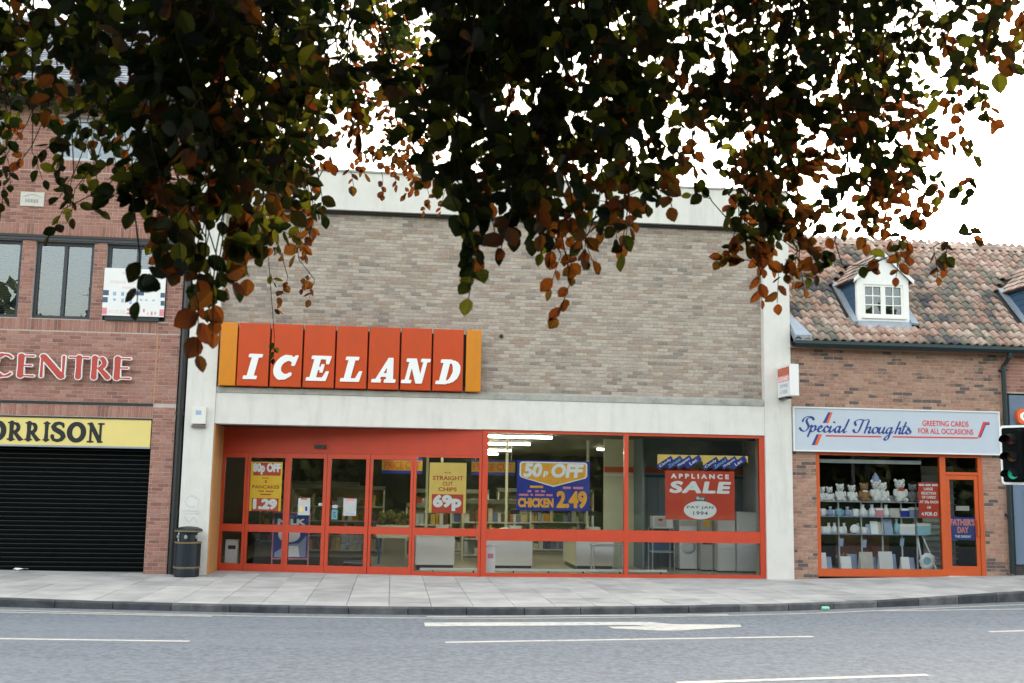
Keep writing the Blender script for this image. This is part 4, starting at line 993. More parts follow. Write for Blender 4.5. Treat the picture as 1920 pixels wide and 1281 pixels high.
# trolley
o = thing('shopping_trolley', (-.75, 1.75, .012), 'wire shopping trolley parked behind the right sliding door', 'trolley')
mb = MB(); x0, x1 = -1.12, -.45
for i in range(9):
    t = i/8; mb.tube([(x0+.12+t*.02, 1.5+t*.5, .48), (x1, 1.45+t*.6, .62)], .006, 4); mb.tube([(x0+.1+(x1-x0-.1)*t, 1.48, .48+.1*t), (x0+.02+(x1-x0)*t, 1.42, .86+.05*t)], .006, 4)
    mb.tube([(x0+.1+(x1-x0-.1)*t, 2.02, .48+.1*t), (x0+.02+(x1-x0)*t, 2.08, .86+.05*t)], .006, 4)
for z in (.55, .65, .76, .87): mb.tube([(x0+.05, 1.44, z), (x1, 1.44, z+.05), (x1, 2.06, z+.05), (x0+.05, 2.06, z), (x0+.05, 1.44, z)], .006, 4)
mb.build('basket', M['steel'], o)
MB().tube([(x1, 1.45, .6), (x1+.02, 1.45, .95), (x1+.08, 1.5, 1.0), (x1+.08, 2.0, 1.0), (x1+.02, 2.06, .95), (x1, 2.06, .6)], .014, 6).build('handle', M['blue_post'], o)
MB().tube([(x1, 1.47, .62), (x1-.02, 1.47, .15), (x0+.1, 1.55, .15), (x0+.1, 1.97, .15), (x1-.02, 2.04, .15), (x1, 2.04, .62)], .014, 6).build('chassis', M['steel'], o)
for x, y in ((x1-.03, 1.48), (x1-.03, 2.03), (x0+.12, 1.56), (x0+.12, 1.96)):
    mb = MB().lathe([(.055, -.012), (.055, .012)], 0, 0, 10); mb.xf(Matrix.Translation((x, y, .068)) @ Matrix.Rotation(R(90), 4, 'X')); mb.build('wheel', M['black_paint'], o)
# milk poster on a stand
o = thing('milk_poster', (-2.1, 1.5, .012), 'blue and white milk poster in a red framed floor stand behind the left door', 'poster')
a, b = wal(513, 1000, 1.5)[0], wal(578, 1000, 1.5)[0]; z0, z1 = .24, 1.2
X0, X1, Z0, Z1 = a, b, z0, z1
MB().box(a, b, 1.5, 1.52, z0, z1).build('sheet', M['p_dkblue'], o)
for x in (a-.03, b): MB().box(x, x+.03, 1.49, 1.53, .012, z1+.03).build('frame_side', M['p_pink'], o)
MB().box(a, b, 1.49, 1.53, z0-.03, z0).build('frame_bottom', M['p_pink'], o); MB().box(a, b, 1.49, 1.53, z1, z1+.03).build('frame_top', M['p_pink'], o)
text(o, 'PINT', u(.35), u(.68), v(.90), v(.965), 1.4995, M['board_pale'], .02, depth=.002); text(o, 'MILK', u(.10), u(.90), v(.74), v(.88), 1.4995, M['p_white'], .06, depth=.002)
ppoly(o, [(u(.45+.32*math.cos(R(t))), v(.52+.17*math.sin(R(t)))) for t in range(0, 360, 15)], M['p_white'], y=1.4995, name='printed_jug')
ppoly(o, [(u(.05), v(.02)), (u(.95), v(.02)), (u(.95), v(.5)), (u(.75), v(.33)), (u(.4), v(.30)), (u(.05), v(.12))], M['board_pale'], y=1.4975, name='printed_milk')
ppoly(o, [(u(.40), v(.03)), (u(.78), v(.03)), (u(.72), v(.27)), (u(.45), v(.27))], M['p_white'], y=1.496, name='printed_glass')
# hanging price boards
for px0, px1, lab in ((716, 792, 'yellow and blue hanging price board seen through the panel right of sliding doors'), (884, 966, 'yellow and blue hanging price board left of the blue chicken poster')):
    a, b = wal(px0, 875, 4)[0], wal(px1, 875, 4)[0]
    o = thing('hanging_sign', ((a+b)/2, 4, 2.13), lab, 'sign')
    MB().box(a, b, 4, 4.03, 2.2, 2.45).build('board', M['board_shaded'], o); MB().box(a, b, 3.995, 4.035, 2.12, 2.2).build('lower_band', M['p_blue'], o); MB().box(a, b, 3.995, 4.035, 2.45, 2.5).build('upper_band', M['p_blue'], o)
    text(o, 'PRICE CUT', a+.06, b-.05, 2.235, 2.42, 3.999, M['p_ink'], .03, depth=.003)
    for x in (a+.1, b-.1): MB().tube([(x, 4.015, 2.5), (x, 4.015, 3.03)], .006, 5).build('hanger', M['steel'], o)
# store shelving with goods
pm = pal_mat('packaged_goods', [(2, (.06, .14, .05)), (1, (.55, .06, .03)), (1, (.65, .45, .06)), (3, (.65, .66, .60)), (1, (.06, .12, .30)), (1, (.14, .09, .05))], rough=.5, scale=8, bump=0)
def gondola(x0, x1, y, h, label):
    o = thing('shop_shelving', ((x0+x1)/2, y, .012), label, 'shelving')
    MB().box(x0, x1, y, y+.05, .05, h).build('back_panel', M['shop_wall'], o)
    for x in (x0, x1-.04): MB().box(x, x+.04, y-.4, y+.05, .012, h).build('end_panel', M['counter_cream'], o)
    n = max(3, int(h/.38)); zs_ = [.15+(h-.2)*i/n for i in range(n)]
    g = MB()
    for z in zs_:
        MB().box(x0+.04, x1-.04, y-.4, y, z-.03, z).build('shelf', M['counter'], o)
        x = x0+.05
        while x < x1-.2:
            w = random.uniform(.07, .17); hh = random.uniform(.12, (h-.2)/n-.06)
            if random.random() < .92: g.box(x, x+w-.01, y-.38+random.uniform(0, .05), y-.1, z, z+hh)
            x += w
    MB().box(x0, x1, y-.42, y+.05, h, h+.1).build('header', M['shop_ceil'], o)
    g.build('groceries', pm, label='mixed packaged groceries filling '+label.split(' ', 1)[1][:60], cat='groceries', kind='stuff')
gondola(-2.6, -.2, 6.4, 1.7, 'dark shelving deep behind the sliding doors'); gondola(.6, 2.6, 7.0, 1.65, 'shelving deep behind the yellow chips poster')
gondola(2.9, 5.6, 7.6, 1.7, 'long shelving deep behind the blue chicken poster'); gondola(5.9, 8.2, 7.0, 1.9, 'shelving behind the display partition')
gondola(1.75, 3.5, 4.9, 1.42, 'low white shelving just behind the checkouts'); gondola(.35, 1.5, 4.9, 1.3, 'low shelving seen beside the yellow chips poster')
gondola(-3.9, -1.0, 10.5, 1.8, 'far shelving beyond the sliding doors')
o = thing('produce_crate', (.1, 3.1, .012), 'slatted crate heaped with green produce behind the right door panel', 'crate')
MB().box(-.35, .5, 2.9, 3.4, .62, .92).build('crate_box', M['counter_cream'], o)
for x in (-.3, .42):
    for y in (2.93, 3.33): MB().box(x, x+.05, y, y+.05, .012, .62).build('leg', M['blue_post'], o)
gg = MB()
for i in range(60): gg.ball((random.uniform(-.3, .45), random.uniform(2.95, 3.35), .92+random.uniform(0, .3)), random.uniform(.04, .07), 7, 5)
gg.build('produce', pal_mat('leafy_produce', [(3, (.05, .10, .03)), (1, (.25, .20, .05)), (1, (.30, .07, .03))], bump=0), label='heap of green and red produce on slatted crate', cat='produce', kind='stuff')
o = MB().ball((2.55, 1.9, .86), (.16, .12, .08), 10, 6); o.build('carrier_bag', M['white_goods'], label='crumpled white carrier bag on checkout counter', cat='bag', smooth=True)
# ------------------------------------------------------------------ the card shop
GX0, GX1 = 8.592, 13.50
cb = thing('card_shop_building', (11, 3, 0), 'old orange-brown brick shop with pantiled roof and white dormers', 'building')
OP = (9.15, 12.98, -.3, 2.74)
holes = [OP]
gw = wall_holes(GX0, 19.0, -.3, 4.98, .027, .28, [OP, (13.62, 17.9, -.3, 4.12)]).build('wall', M['buff_mortar'], cb)
rects = courses(GX0, 13.50, -.12, 4.98, holes=holes)
lay(gw, rects, .02, M['buff_brick'], (.215, .065), 300, (1680, 720))
rects2 = courses(13.505, 19.0, -.12, 4.98, holes=[(13.62, 17.9, -.3, 4.12)])
rest = MB()
for r in rects2: brick_box(rest, r[0], r[1], .02, r[2], r[3])
rest.build('side_brickwork', M['red_brick'], gw, kind='stuff')
MB().box(GX0, 19.0, -.06, .31, 4.985, 5.05).build('eaves_course', M['buff_brick'], cb)
MB().box(GX0, 19.0, -.12, .31, 5.05, 5.10).build('eaves_board', M['soffit'], cb)
# gutter and downpipe
mb = MB(); prof = [(-.32, 5.13), (-.34, 5.06), (-.30, 5.0), (-.24, 4.985), (-.18, 5.0), (-.15, 5.06), (-.17, 5.10)]
mb.prismx(prof+[(y*.94-.015, z+.008) for y, z in prof[::-1]], GX0, 19.0).build('gutter', M['gutter'], cb)
MB().tube([(13.58, -.24, 5.0), (13.58, -.24, 4.90), (13.53, -.06, 4.72), (13.53, -.06, .15)], .05, 10).build('downpipe', M['gutter'], cb)
for z in (4.6, 3.0, 1.4): MB().box(13.45, 13.61, -.10, .02, z, z+.05).build('pipe_bracket', M['gutter'], cb)
# pantiled roof
RP = R(45.0); ry0, rz0 = -.26, 5.13
def rp(d, up=0.0): return (ry0+d*math.cos(RP)-up*math.sin(RP), rz0+d*math.sin(RP)+up*math.cos(RP))
RL_ = 4.10
p0, p1 = rp(0), rp(RL_)
rf = MB().prismx([p0, p1, (p1[0]+(p1[1]-5.05)/math.tan(RP), 5.05), (p0[0]+.02, 5.05+.02)], GX0, 19.0).build('roof', M['soffit'], cb)
TW, TG = .205, .272
prof = [(-.115, .016), (-.080, .058), (-.035, .074), (.010, .044), (.055, .004), (.10, .012)]
tm = MB(); n = len(prof)
tv = [(x, -.035, z+.046) for x, z in prof]+[(x, TG+.02, z+.004) for x, z in prof]+[(x, -.035, z+.012) for x, z in prof]
tf = [(i, i+1, n+i+1, n+i) for i in range(n-1)]+[(2*n+i, 2*n+i+1, i+1, i) for i in range(n-1)]
tm.add(tv, tf); tme = tm.mesh('roof_tile', M['tile']); tme.polygons.foreach_set('use_smooth', [True]*(n-1)+[False]*(n-1))
YD = .22
D1 = dict(x0=wal(1607, 560, YD)[0], x1=wal(1704, 560, YD)[0], y=YD); DXC = (D1['x0']+D1['x1'])/2
DZB, DZE, DZA = wal(1655, 605, YD)[2], wal(1655, 524, YD)[2], wal(1652, 477, YD)[2]; DOFF = wal(1895, 570, .6)[0]-wal(1574, 550, .6)[0]
def on_dormer(x, y, z):
    for off in (0, DOFF):
        if D1['x0']+off-.12 < x < D1['x1']+off+.12 and y > D1['y']-.06 and z < DZE+.05: return True
        if y > D1['y']-.02 and z < DZA+.02-abs(x-(DXC+off))*.9 and abs(x-DXC-off) < .8: return True
    return False
cand = []
nr = int(RL_/TG)
for r_ in range(nr+1):
    x = GX0+.12+(.0 if r_ % 2 else .0)
    while x < 18.9:
        d = r_*TG; y, z = rp(d)
        if not on_dormer(x, y+.05, z+.05): cand.append((x+random.uniform(-.006, .006), d, random.uniform(-.02, .02), random.uniform(-.025, .025)))
        x += TW
def dist2px(x, d):
    y, z = rp(d); vv = np.array([x, y, z])-CAMPOS; w = vv@cF; return 960+FPX*(vv@cR)/w, 640.5-FPX*(vv@cU)/w
vis = [c for c in cand if 1480 < dist2px(c[0], c[1])[0] < 1925]
vis.sort(key=lambda c: c[1]+abs(c[0]-11.2)*.2); sel = set(map(id, vis[:300])); rest = MB()
for c in cand:
    x, d, rx, rz = c; y, z = rp(d)
    if id(c) in sel: link_mesh('roof_tile', tme, rf, (x, y, z), (RP+rx*.6, 0, rz))
    else:
        Mx = Matrix.Translation((x, y, z)) @ Matrix.Rotation(rz, 4, 'Z') @ Matrix.Rotation(RP+rx*.6, 4, 'X')
        k = len(rest.v); rest.add(tv, tf); rest.xf(Mx, k)
rest.build('upper_tiles', M['tile'], rf, kind='stuff')
x = GX0+.1; yr, zr = rp(RL_)
while x < 18.9:
    mb = MB(); pr = [(yr-.14, zr-.03), (yr-.10, zr+.06), (yr, zr+.10), (yr+.10, zr+.06), (yr+.14, zr-.03), (yr, zr+.04)]
    mb.prismx(pr, x, x+.43).build('ridge_tile', M['tile'], rf); x += .44
MB().prismx([(ry0-.04, rz0-.02), (ry0+.1, rz0-.06), (p1[0], p1[1]+.02), (p1[0]-.05, p1[1]+.10)], GX0, GX0+.10).build('verge_flashing', M['lead'], rf)
# lead apron where the roof meets the pilaster
MB().add([(8.60, -.32, 5.12), (8.98, -.32, 5.12), (8.66, .30, 5.74), (8.60, .30, 5.74), (8.60, -.34, 5.24), (8.98, -.34, 5.24), (8.66, .28, 5.86), (8.60, .28, 5.86)], [(0, 3, 2, 1), (4, 5, 6, 7), (0, 1, 5, 4), (1, 2, 6, 5), (2, 3, 7, 6), (3, 0, 4, 7)]).build('flashing', M['lead'], rf)
def dormer(off):
    x0, x1, yf = D1['x0']+off, D1['x1']+off, D1['y']; xc = (x0+x1)/2; zb = DZB; ze = DZE; za = DZA
    roofy = lambda z: ry0+(z-rz0)/math.tan(RP)
    wx0, wx1, wz0, wz1 = wal(1619, 560, YD)[0]+off, wal(1694, 560, YD)[0]+off, wal(1655, 593, YD)[2], wal(1655, 534, YD)[2]
    fr_ = wall_holes(x0, x1, zb, ze, yf, .10, [(wx0, wx1, wz0, wz1)])
    fr_.prism([(x0, ze+.0005), (x1, ze+.0005), (xc, za)], yf, yf+.10)
    d = fr_.build('dormer', M['white_wood'], cb)
    for xs_ in (x0, x1):                                     # boarded cheeks
        for k in range(7):
            hk = (ze-zb-.05)/7; za_, zb_ = zb+.04+k*hk, zb+.04+(k+1)*hk-.008
            xo = xs_-.02 if xs_ == x0 else xs_+.001
            MB().add([(xo, yf+.1, za_), (xo, max(roofy(za_), yf+.11), za_), (xo, max(roofy(zb_), yf+.11), zb_), (xo, yf+.1, zb_), (xo+.019, yf+.1, za_), (xo+.019, max(roofy(za_), yf+.11), za_), (xo+.019, max(roofy(zb_), yf+.11), zb_), (xo+.019, yf+.1, zb_)],
                     [(0, 1, 2, 3), (7, 6, 5, 4), (0, 4, 5, 1), (3, 2, 6, 7), (0, 3, 7, 4)]).build('cheek_board', M['cheek'], d)
    # pitched roof of the dormer
    for sgn_ in (-1, 1):
        xe = x0-.10 if sgn_ < 0 else x1+.10; ze_ = ze-.07
        ye, ya = roofy(ze_), roofy(za)
        q = [(xe, yf-.06, ze_), (xc, yf-.06, za+.03), (xc, ya+.1, za+.03), (xe, ye+.1, ze_)]
        mb = MB().add(q+[(a, b, c+.045) for a, b, c in q], [(0, 1, 2, 3), (7, 6, 5, 4), (0, 4, 5, 1), (1, 5, 6, 2), (2, 6, 7, 3), (3, 7, 4, 0)])
        rr = mb.build('dormer_roof', M['soffit'], d)
        tl = MB(); m_ = 5; e1 = Vector(q[1])-Vector(q[0])
        nn = Vector((-e1.z, 0, e1.x)).normalized()
        if nn.z < 0: nn = -nn
        for i in range(m_):
            ln = (q[3][1]-q[0][1])+(q[2][1]-q[3][1]-(q[1][1]-q[0][1]))*(i/m_); k = max(1, int(ln/.2))
            for j in range(k):
                a = Vector(q[0])+e1*(i/m_)+Vector((0, j*.2, 0)); b = a+e1*(1.12/m_); w_ = Vector((0, .19, 0))
                up = nn*.075; up2 = nn*.05
                tl.add([a+up, b+up2, b+w_+up2, a+w_+up, a+up2*.9, a+w_+up2*.9], [(0, 1, 2, 3), (4, 0, 3, 5), (4, 1, 0), (3, 2, 5)])
        tl.build('dormer_tiles', M['tile'], rr, kind='stuff')
        mb = MB(); b0 = (xe, yf-.085, ze_-.03); b1 = (xc, yf-.085, za)
        mb.add([(b0[0], b0[1], b0[2]), (b1[0], b1[1], b1[2]-.03), (b1[0], b1[1], b1[2]+.05), (b0[0], b0[1], b0[2]+.09), (b0[0], yf-.06, b0[2]), (b1[0], yf-.06, b1[2]-.03), (b1[0], yf-.06, b1[2]+.05), (b0[0], yf-.06, b0[2]+.09)],
               [(0, 1, 2, 3), (7, 6, 5, 4), (3, 2, 6, 7), (0, 4, 5, 1)]).build('bargeboard', M['white_wood'], d)
    w = MB(); t = .05; xm = (wx0+wx1)/2
    w.box(wx0, wx1, yf+.02, yf+.08, wz0, wz0+t); w.box(wx0, wx1, yf+.02, yf+.08, wz1-t, wz1)
    for a, b in ((wx0, wx0+t), (xm-.055, xm+.055), (wx1-t, wx1)): w.box(a, b, yf+.02, yf+.08, wz0+t, wz1-t)
    win = w.build('dormer_window', M['white_wood'], d)
    for a, b in ((wx0+t, xm-.055), (xm+.055, wx1-t)):
        cx = (a+b)/2; h3 = (wz1-wz0-2*t)/3
        MB().box(cx-.012, cx+.012, yf+.03, yf+.07, wz0+t, wz1-t).build('glazing_bar', M['white_wood'], win)
        for k in (1, 2): MB().box(a, b, yf+.031, yf+.069, wz0+t+k*h3-.012, wz0+t+k*h3+.012).build('glazing_bar', M['white_wood'], win)
        for (p, q_) in ((a, cx-.012), (cx+.012, b)):
            for k in range(3): MB().box(p, q_, yf+.048, yf+.052, wz0+t+k*h3+.012, wz0+t+(k+1)*h3-.012).build('pane', M['glass_up'], win)
    MB().box(wx0-.05, wx1+.05, yf-.04, yf-.0005, wz0-.06, wz0-.01).build('sill', M['white_wood'], win)
    MB().box(x0+.06, x1-.06, yf+.35, yf+.36, zb+.1, ze).build('curtain', M['shop_dark'], d)
    MB().prismx([(yf-.10, zb-.16), (yf-.002, zb-.02), (yf-.002, zb+.03), (yf-.10, zb-.12)], x0-.02, x1+.02).build('apron_flashing', M['lead'], d)
    for xs_, s_ in ((x0, -1), (x1, 1)):
        q = [(xs_+s_*.02, yf-.05, zb-.04), (xs_+s_*.16, yf-.10, zb-.06), (xs_+s_*.16, roofy(ze)+.02, ze+.07), (xs_+s_*.02, roofy(ze), ze+.07)]
        MB().add(q+[(a, b-.03, c+.04) for a, b, c in q], [(4, 5, 6, 7), (0, 1, 5, 4), (1, 2, 6, 5), (3, 0, 4, 7), (3, 2, 1, 0), (2, 3, 7, 6)]).build('soaker_flashing', M['lead'], d)
dormer(0.0); dormer(DOFF)
# sign board
cs = thing('fascia_sign', (11, -.05, 2.72), 'pale grey fascia board with navy script and red capitals over the card shop window', 'sign')
sx0, sx1, sz0, sz1 = 8.61, 13.37, 2.725, 3.695
MB().box(sx0+.02, sx1-.02, -.08, .02, sz0+.02, sz1-.02).build('board', M['grey_sign'], cs)
for b in ((sx0, sx1, sz0, sz0+.03), (sx0, sx1, sz1-.03, sz1), (sx0, sx0+.03, sz0+.03, sz1-.03), (sx1-.03, sx1, sz0+.03, sz1-.03)): MB().box(b[0], b[1], -.10, .02, b[2], b[3]).build('edge_trim', M['trim_white'], cs)
SX = lambda p: wal(1480+p/4.683, 806, -.08)[0]
SZ = lambda q, p: wal(1480+p/4.683, 760+q/4.683, -.08)[2]
xs_, ys_, D_ = sdf_grid(script_glyphs(), 60, 1090, -320, -90, 1.9)
lp = contours(xs_, ys_, D_)
allp = [q for l in lp for q in l]; a0, a1 = min(q[0] for q in allp), max(q[0] for q in allp); b0, b1 = min(q[1] for q in allp), max(q[1] for q in allp)
put(cs, 'script_lettering', loops_mesh(lp, 1), (SX(a0), SX(a1), SZ(-b0, 550), SZ(-b1, 550)), -.08, .006, M['ink_blue'])
text(cs, 'GREETING CARDS', SX(1170), SX(1575), SZ(186, 1370), SZ(138, 1370), -.08, M['ink_red'], .012, depth=.005)
text(cs, 'FOR ALL OCCASIONS', SX(1132), SX(1614), SZ(254, 1370), SZ(206, 1370), -.08, M['ink_red'], .012, depth=.005)
def stripe(pts, m, yy=-.08, nm='stripe'): MB().prism([(SX(p), SZ(q, p)) for p, q in pts], yy-.005, yy).build(nm, m, cs)
stripe([(318, 262), (806, 270), (806, 282), (318, 274)], M['ink_red']); stripe([(905, 271), (1650, 281), (1650, 293), (905, 283)], M['ink_red'])
stripe([(345, 62), (365, 62), (322, 156), (294, 156)], M['ink_blue']); stripe([(365.5, 62), (384, 62), (345, 156), (322.5, 156)], M['ink_orange'])
stripe([(238, 255), (260, 255), (218, 350), (192, 350)], M['ink_blue']); stripe([(260.5, 255), (286, 255), (244, 350), (218.5, 350)], M['ink_orange'])
stripe([(1650, 284), (1668, 284), (1722, 160), (1760, 162), (1760, 148), (1704, 146)], M['ink_red'])
stripe([(1669, 284), (1680, 280), (1728, 172), (1760, 172), (1760, 163), (1723, 162)], M['ink_blue'])
# shopfront
mb = MB(); G0 = .02
for b in ((9.15, 12.98, 2.66, 2.735), (9.15, 9.23, .07, 2.659), (11.99, 12.12, .07, 2.659), (12.88, 12.98, .07, 2.659)): mb.box(b[0], b[1], .03, .13, b[2], b[3])
mb.box(9.15, 11.99, .02, .14, .06, .22)
cf = mb.build('shopfront', M['orange_frame'], cb)
MB().box(9.23, 11.99, .07, .076, .221, 2.659).build('pane', M['glass'], cf)
MB().box(12.12, 12.88, .035, .125, 2.28, 2.34).build('transom', M['orange_frame'], cf)
MB().box(12.12, 12.88, .07, .076, 2.341, 2.659).build('pane', M['glass'], cf)
mb = MB(); a, b = 12.125, 12.875
for q in ((a, a+.085, .09, 2.275), (b-.085, b, .09, 2.275), (a+.085, b-.085, .09, .30), (a+.085, b-.085, 2.175, 2.275)): mb.box(q[0], q[1], .05, .10, q[2], q[3])
dr = mb.build('door', M['orange_frame'], cf)
MB().box(a+.085, b-.085, .072, .078, .301, 2.174).build('pane', M['glass'], dr)
MB().box(b-.075, b-.03, .0, .049, .95, 1.30).build('handle', M['orange_frame'], dr)
MB().box(12.10, 12.98, -.02, .14, .05, .088).build('door_sill', M['trim_white'], cf)
# shell
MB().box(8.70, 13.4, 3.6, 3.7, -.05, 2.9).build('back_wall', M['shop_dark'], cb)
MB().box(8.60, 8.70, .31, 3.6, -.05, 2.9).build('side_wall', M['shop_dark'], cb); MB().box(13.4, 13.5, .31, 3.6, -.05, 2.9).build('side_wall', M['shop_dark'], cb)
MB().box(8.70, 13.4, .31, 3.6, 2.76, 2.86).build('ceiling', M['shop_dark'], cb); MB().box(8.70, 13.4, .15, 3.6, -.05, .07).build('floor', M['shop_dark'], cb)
MB().box(8.60, 18.9, 3.72, 8.2, -.1, 5.0).build('body', M['buff_mortar'], cb)
MB().box(9.35, 11.7, .30, .40, 2.50, 2.58).build('blind_rail', M['grey_rail'], cb)
win = MB().box(9.25, 11.97, .14, .75, .07, .19).build('window_board', M['trim_white'], cb)
MB().box(9.95, 11.2, .95, .99, .19, 1.0).build('display_back', mat('red_brown_board', (.16, .055, .03), .7, .3, 12), cb)
# glass display shelves on thin posts
ds = thing('display_shelving', (10.6, .45, .19), 'glass display shelves on thin white posts in card shop window', 'shelving')
for z in (1.66, 1.335, .955): MB().box(9.26, 11.75, .25, .60, z-.014, z).build('glass_shelf', M['grey_rail'] if z > 1.6 else M['board_pale'], ds)
for x in (9.8, 10.32, 10.8, 11.25, 11.6): MB().box(x-.014, x+.014, .40, .43, .19, 1.64).build('post', M['grey_rail'], ds)
MB().box(9.26, 11.2, .56, .60, 1.66, 1.80).build('rear_rail', M['trim_white'], ds)
o = thing('easel', (11.75, .5, .19), 'leaning white easel legs at door end of card shop window', 'easel')
for a_, b_ in ((11.62, 11.98), (11.62, 11.66)): MB().tube([(a_, .55, 1.35), (b_, .30, .19)], .022, 6).build('leg', M['trim_white'], o)
# soft toys
def toy(x, y, z, s, fur, label, bow=None, face=None, hat=None, group=None):
    s = s*1.28
    o = thing('soft_toy', (x, y, z), label, 'soft toy', group)
    mb = MB(); mb.ball((x, y, z+.30*s), (.24*s, .20*s, .30*s)); mb.ball((x, y-.03*s, z+.72*s), (.21*s, .19*s, .20*s))
    for sg_ in (-1, 1):
        mb.ball((x+sg_*.17*s, y, z+.88*s), (.075*s, .05*s, .075*s), 8, 5); mb.ball((x+sg_*.17*s, y-.17*s, z+.10*s), (.10*s, .17*s, .10*s), 8, 5); mb.ball((x+sg_*.24*s, y-.08*s, z+.38*s), (.08*s, .09*s, .17*s), 8, 5)
    mb.ball((x, y-.20*s, z+.67*s), (.10*s, .07*s, .08*s), 8, 5)
    mb.build('body', fur, o, smooth=True)
    MB().ball((x, y-.265*s, z+.70*s), .03*s, 6, 4).build('nose', M['black_paint'], o)
    for sg_ in (-1, 1): MB().ball((x+sg_*.08*s, y-.205*s, z+.77*s), .022*s, 6, 4).build('eye', M['black_paint'], o)
    if bow: MB().ball((x, y-.17*s, z+.52*s), (.16*s, .06*s, .06*s), 8, 5).build('bow', bow, o)
    if hat: MB().lathe([(.18*s, z+.82*s), (.15*s, z+1.05*s), (.02*s, z+1.25*s)], x, y+.03*s, 10).build('hat', hat, o)
fw = mat('white_plush', (.84, .84, .81), .95, .12, 40, .6, 120); fb = mat('brown_plush', (.36, .19, .08), .95, .15, 40, .6, 120); fg = mat('grey_plush', (.25, .25, .25), .95, .15, 40, .6, 120)
WX = lambda px: wal(px, 930, .42)[0]
toy(WX(1541), .42, 1.66, .26, fw, 'small white soft toy half hidden by the orange window post'); toy(WX(1555), .42, 1.66, .26, fw, 'small grey and white soft toy between two white ones', fg)
toy(WX(1575), .42, 1.66, .32, fw, 'white soft toy sitting left of the plump white one', None, None); toy(WX(1597), .42, 1.66, .30, fw, 'plump white soft toy left of the brown teddy bear')
toy(WX(1620), .42, 1.66, .34, fb, 'brown teddy bear on the top shelf of card shop window', M['p_white']); toy(WX(1642), .40, 1.66, .40, fw, 'largest white soft toy wearing a pale blue pointed hat', None, None, M['board_pale'])
toy(WX(1655), .44, 1.66, .36, fw, 'white soft toy pressed against the largest one'); toy(WX(1686), .40, 1.66, .42, fw, 'fluffy white soft toy with red bow', M['p_red']); toy(WX(1711), .42, 1.66, .34, fg, 'grey soft toy next to the red card notice')
# cards, frames and small gifts
def card(px, z, w, h, m, label, group, lean=.06, y=.40):
    w, h = w*1.2, h*1.25; x = WX(px); o = thing('greeting_card', (x, y, z), label, 'card', group)
    MB().add([(x-w/2, y, z), (x+w/2, y, z), (x+w/2, y+lean, z+h), (x-w/2, y+lean, z+h), (x-w/2, y+.004, z), (x+w/2, y+.004, z), (x+w/2, y+lean+.004, z+h), (x-w/2, y+lean+.004, z+h)],
             [(0, 1, 2, 3), (7, 6, 5, 4), (0, 4, 5, 1), (2, 6, 7, 3), (1, 5, 6, 2), (0, 3, 7, 4)]).build('front_leaf', m, o)
    MB().add([(x-w/2, y+lean*2.2, z), (x+w/2, y+lean*2.2, z), (x+w/2, y+lean+.005, z+h), (x-w/2, y+lean+.005, z+h)], [(0, 1, 2, 3)]).build('back_leaf', M['p_white'], o)
def mug(px, z, r, h, m, label, group, y=.42):
    r, h = r*1.3, h*1.35; x = WX(px); o = thing('mug', (x, y, z), label, 'mug', group)
    MB().lathe([(r*.85, z), (r, z+h*.1), (r, z+h), (r*.88, z+h), (r*.85, z+h*.15)], x, y, 12).build('cup', m, o, smooth=True)
    MB().tube([(x+r*.95, y, z+h*.8), (x+r*1.5, y, z+h*.7), (x+r*1.5, y, z+h*.35), (x+r*.95, y, z+h*.2)], r*.14, 6).build('handle', m, o)
def jar(px, z, r, h, m, label, group, y=.42):
    r, h = r*1.25, h*1.2; x = WX(px); o = thing('gift_bottle', (x, y, z), label, 'bottle', group)
    MB().lathe([(r, z), (r*1.05, z+h*.3), (r*.9, z+h*.6), (r*.4, z+h*.75), (r*.4, z+h*.9)], x, y, 10).build('body', m, o, smooth=True)
    MB().lathe([(r*.5, z+h*.9), (r*.5, z+h)], x, y, 10).build('stopper', M['p_white'], o)
def pack(px, z, w, h, m, label, group, y=.36):
    w, h = w*1.1, h*1.25; x = WX(px); o = thing('gift_box', (x, y, z), label, 'box', group)
    MB().box(x-w/2, x+w/2, y, y+w*.7, z, z+h*.75).build('box', m, o); MB().box(x-w/2-.004, x+w/2+.004, y-.004, y+w*.7+.004, z+h*.751, z+h).build('lid', M['p_white'], o)
for px, k in ((1541, 0), (1556, 1), (1572, 2), (1588, 1), (1603, 0)):
    (mug if k != 1 else jar)(px, 1.335, .055, .17 if k == 1 else .12, [M['p_white'], M['board_pale'], M['p_cyan']][k], ['plain white mug on the second shelf', 'pale blue bottle with white stopper on the second shelf', 'cyan mug on the second shelf'][k], 'gifts on the second shelf')
for px in (1617, 1634, 1660): jar(px, 1.335, .06, .22, M['p_white'], 'white china bottle on the second shelf', 'white bottles on the second shelf')
for px, m, l in ((1646, M['p_pink'], 'pink and grey gift box on the second shelf'), (1694, M['p_blue'], 'deep blue gift box on the second shelf')): pack(px, 1.335, .15, .15, m, l, None)
card(1677, 1.335, .19, .15, M['stone'], 'wide cream card standing on the second shelf', None)
for px in (1707, 1719): pack(px, 1.335, .10, .17, M['board_pale'], 'pale blue gift box at end of second shelf', 'pale blue gift boxes')
for px in (1541, 1549, 1575, 1618): mug(px, .955, .05, .11, M['p_white'], 'small white mug on the third shelf', 'white mugs on the third shelf')
x = WX(1601); o = thing('china_plate', (x, .45, .955), 'round white china plate propped on third shelf', 'plate')
mb = MB().lathe([(.0, 0), (.07, .004), (.105, .018), (.105, .022), (.07, .010), (.0, .006)], 0, 0, 20); mb.xf(Matrix.Translation((x, .45, 1.058)) @ Matrix.Rotation(R(100), 4, 'X')); mb.build('plate_disc', M['p_white'], o, smooth=True); MB().box(x-.04, x+.04, .44, .54, .956, .972).build('plate_stand', M['soffit'], o)
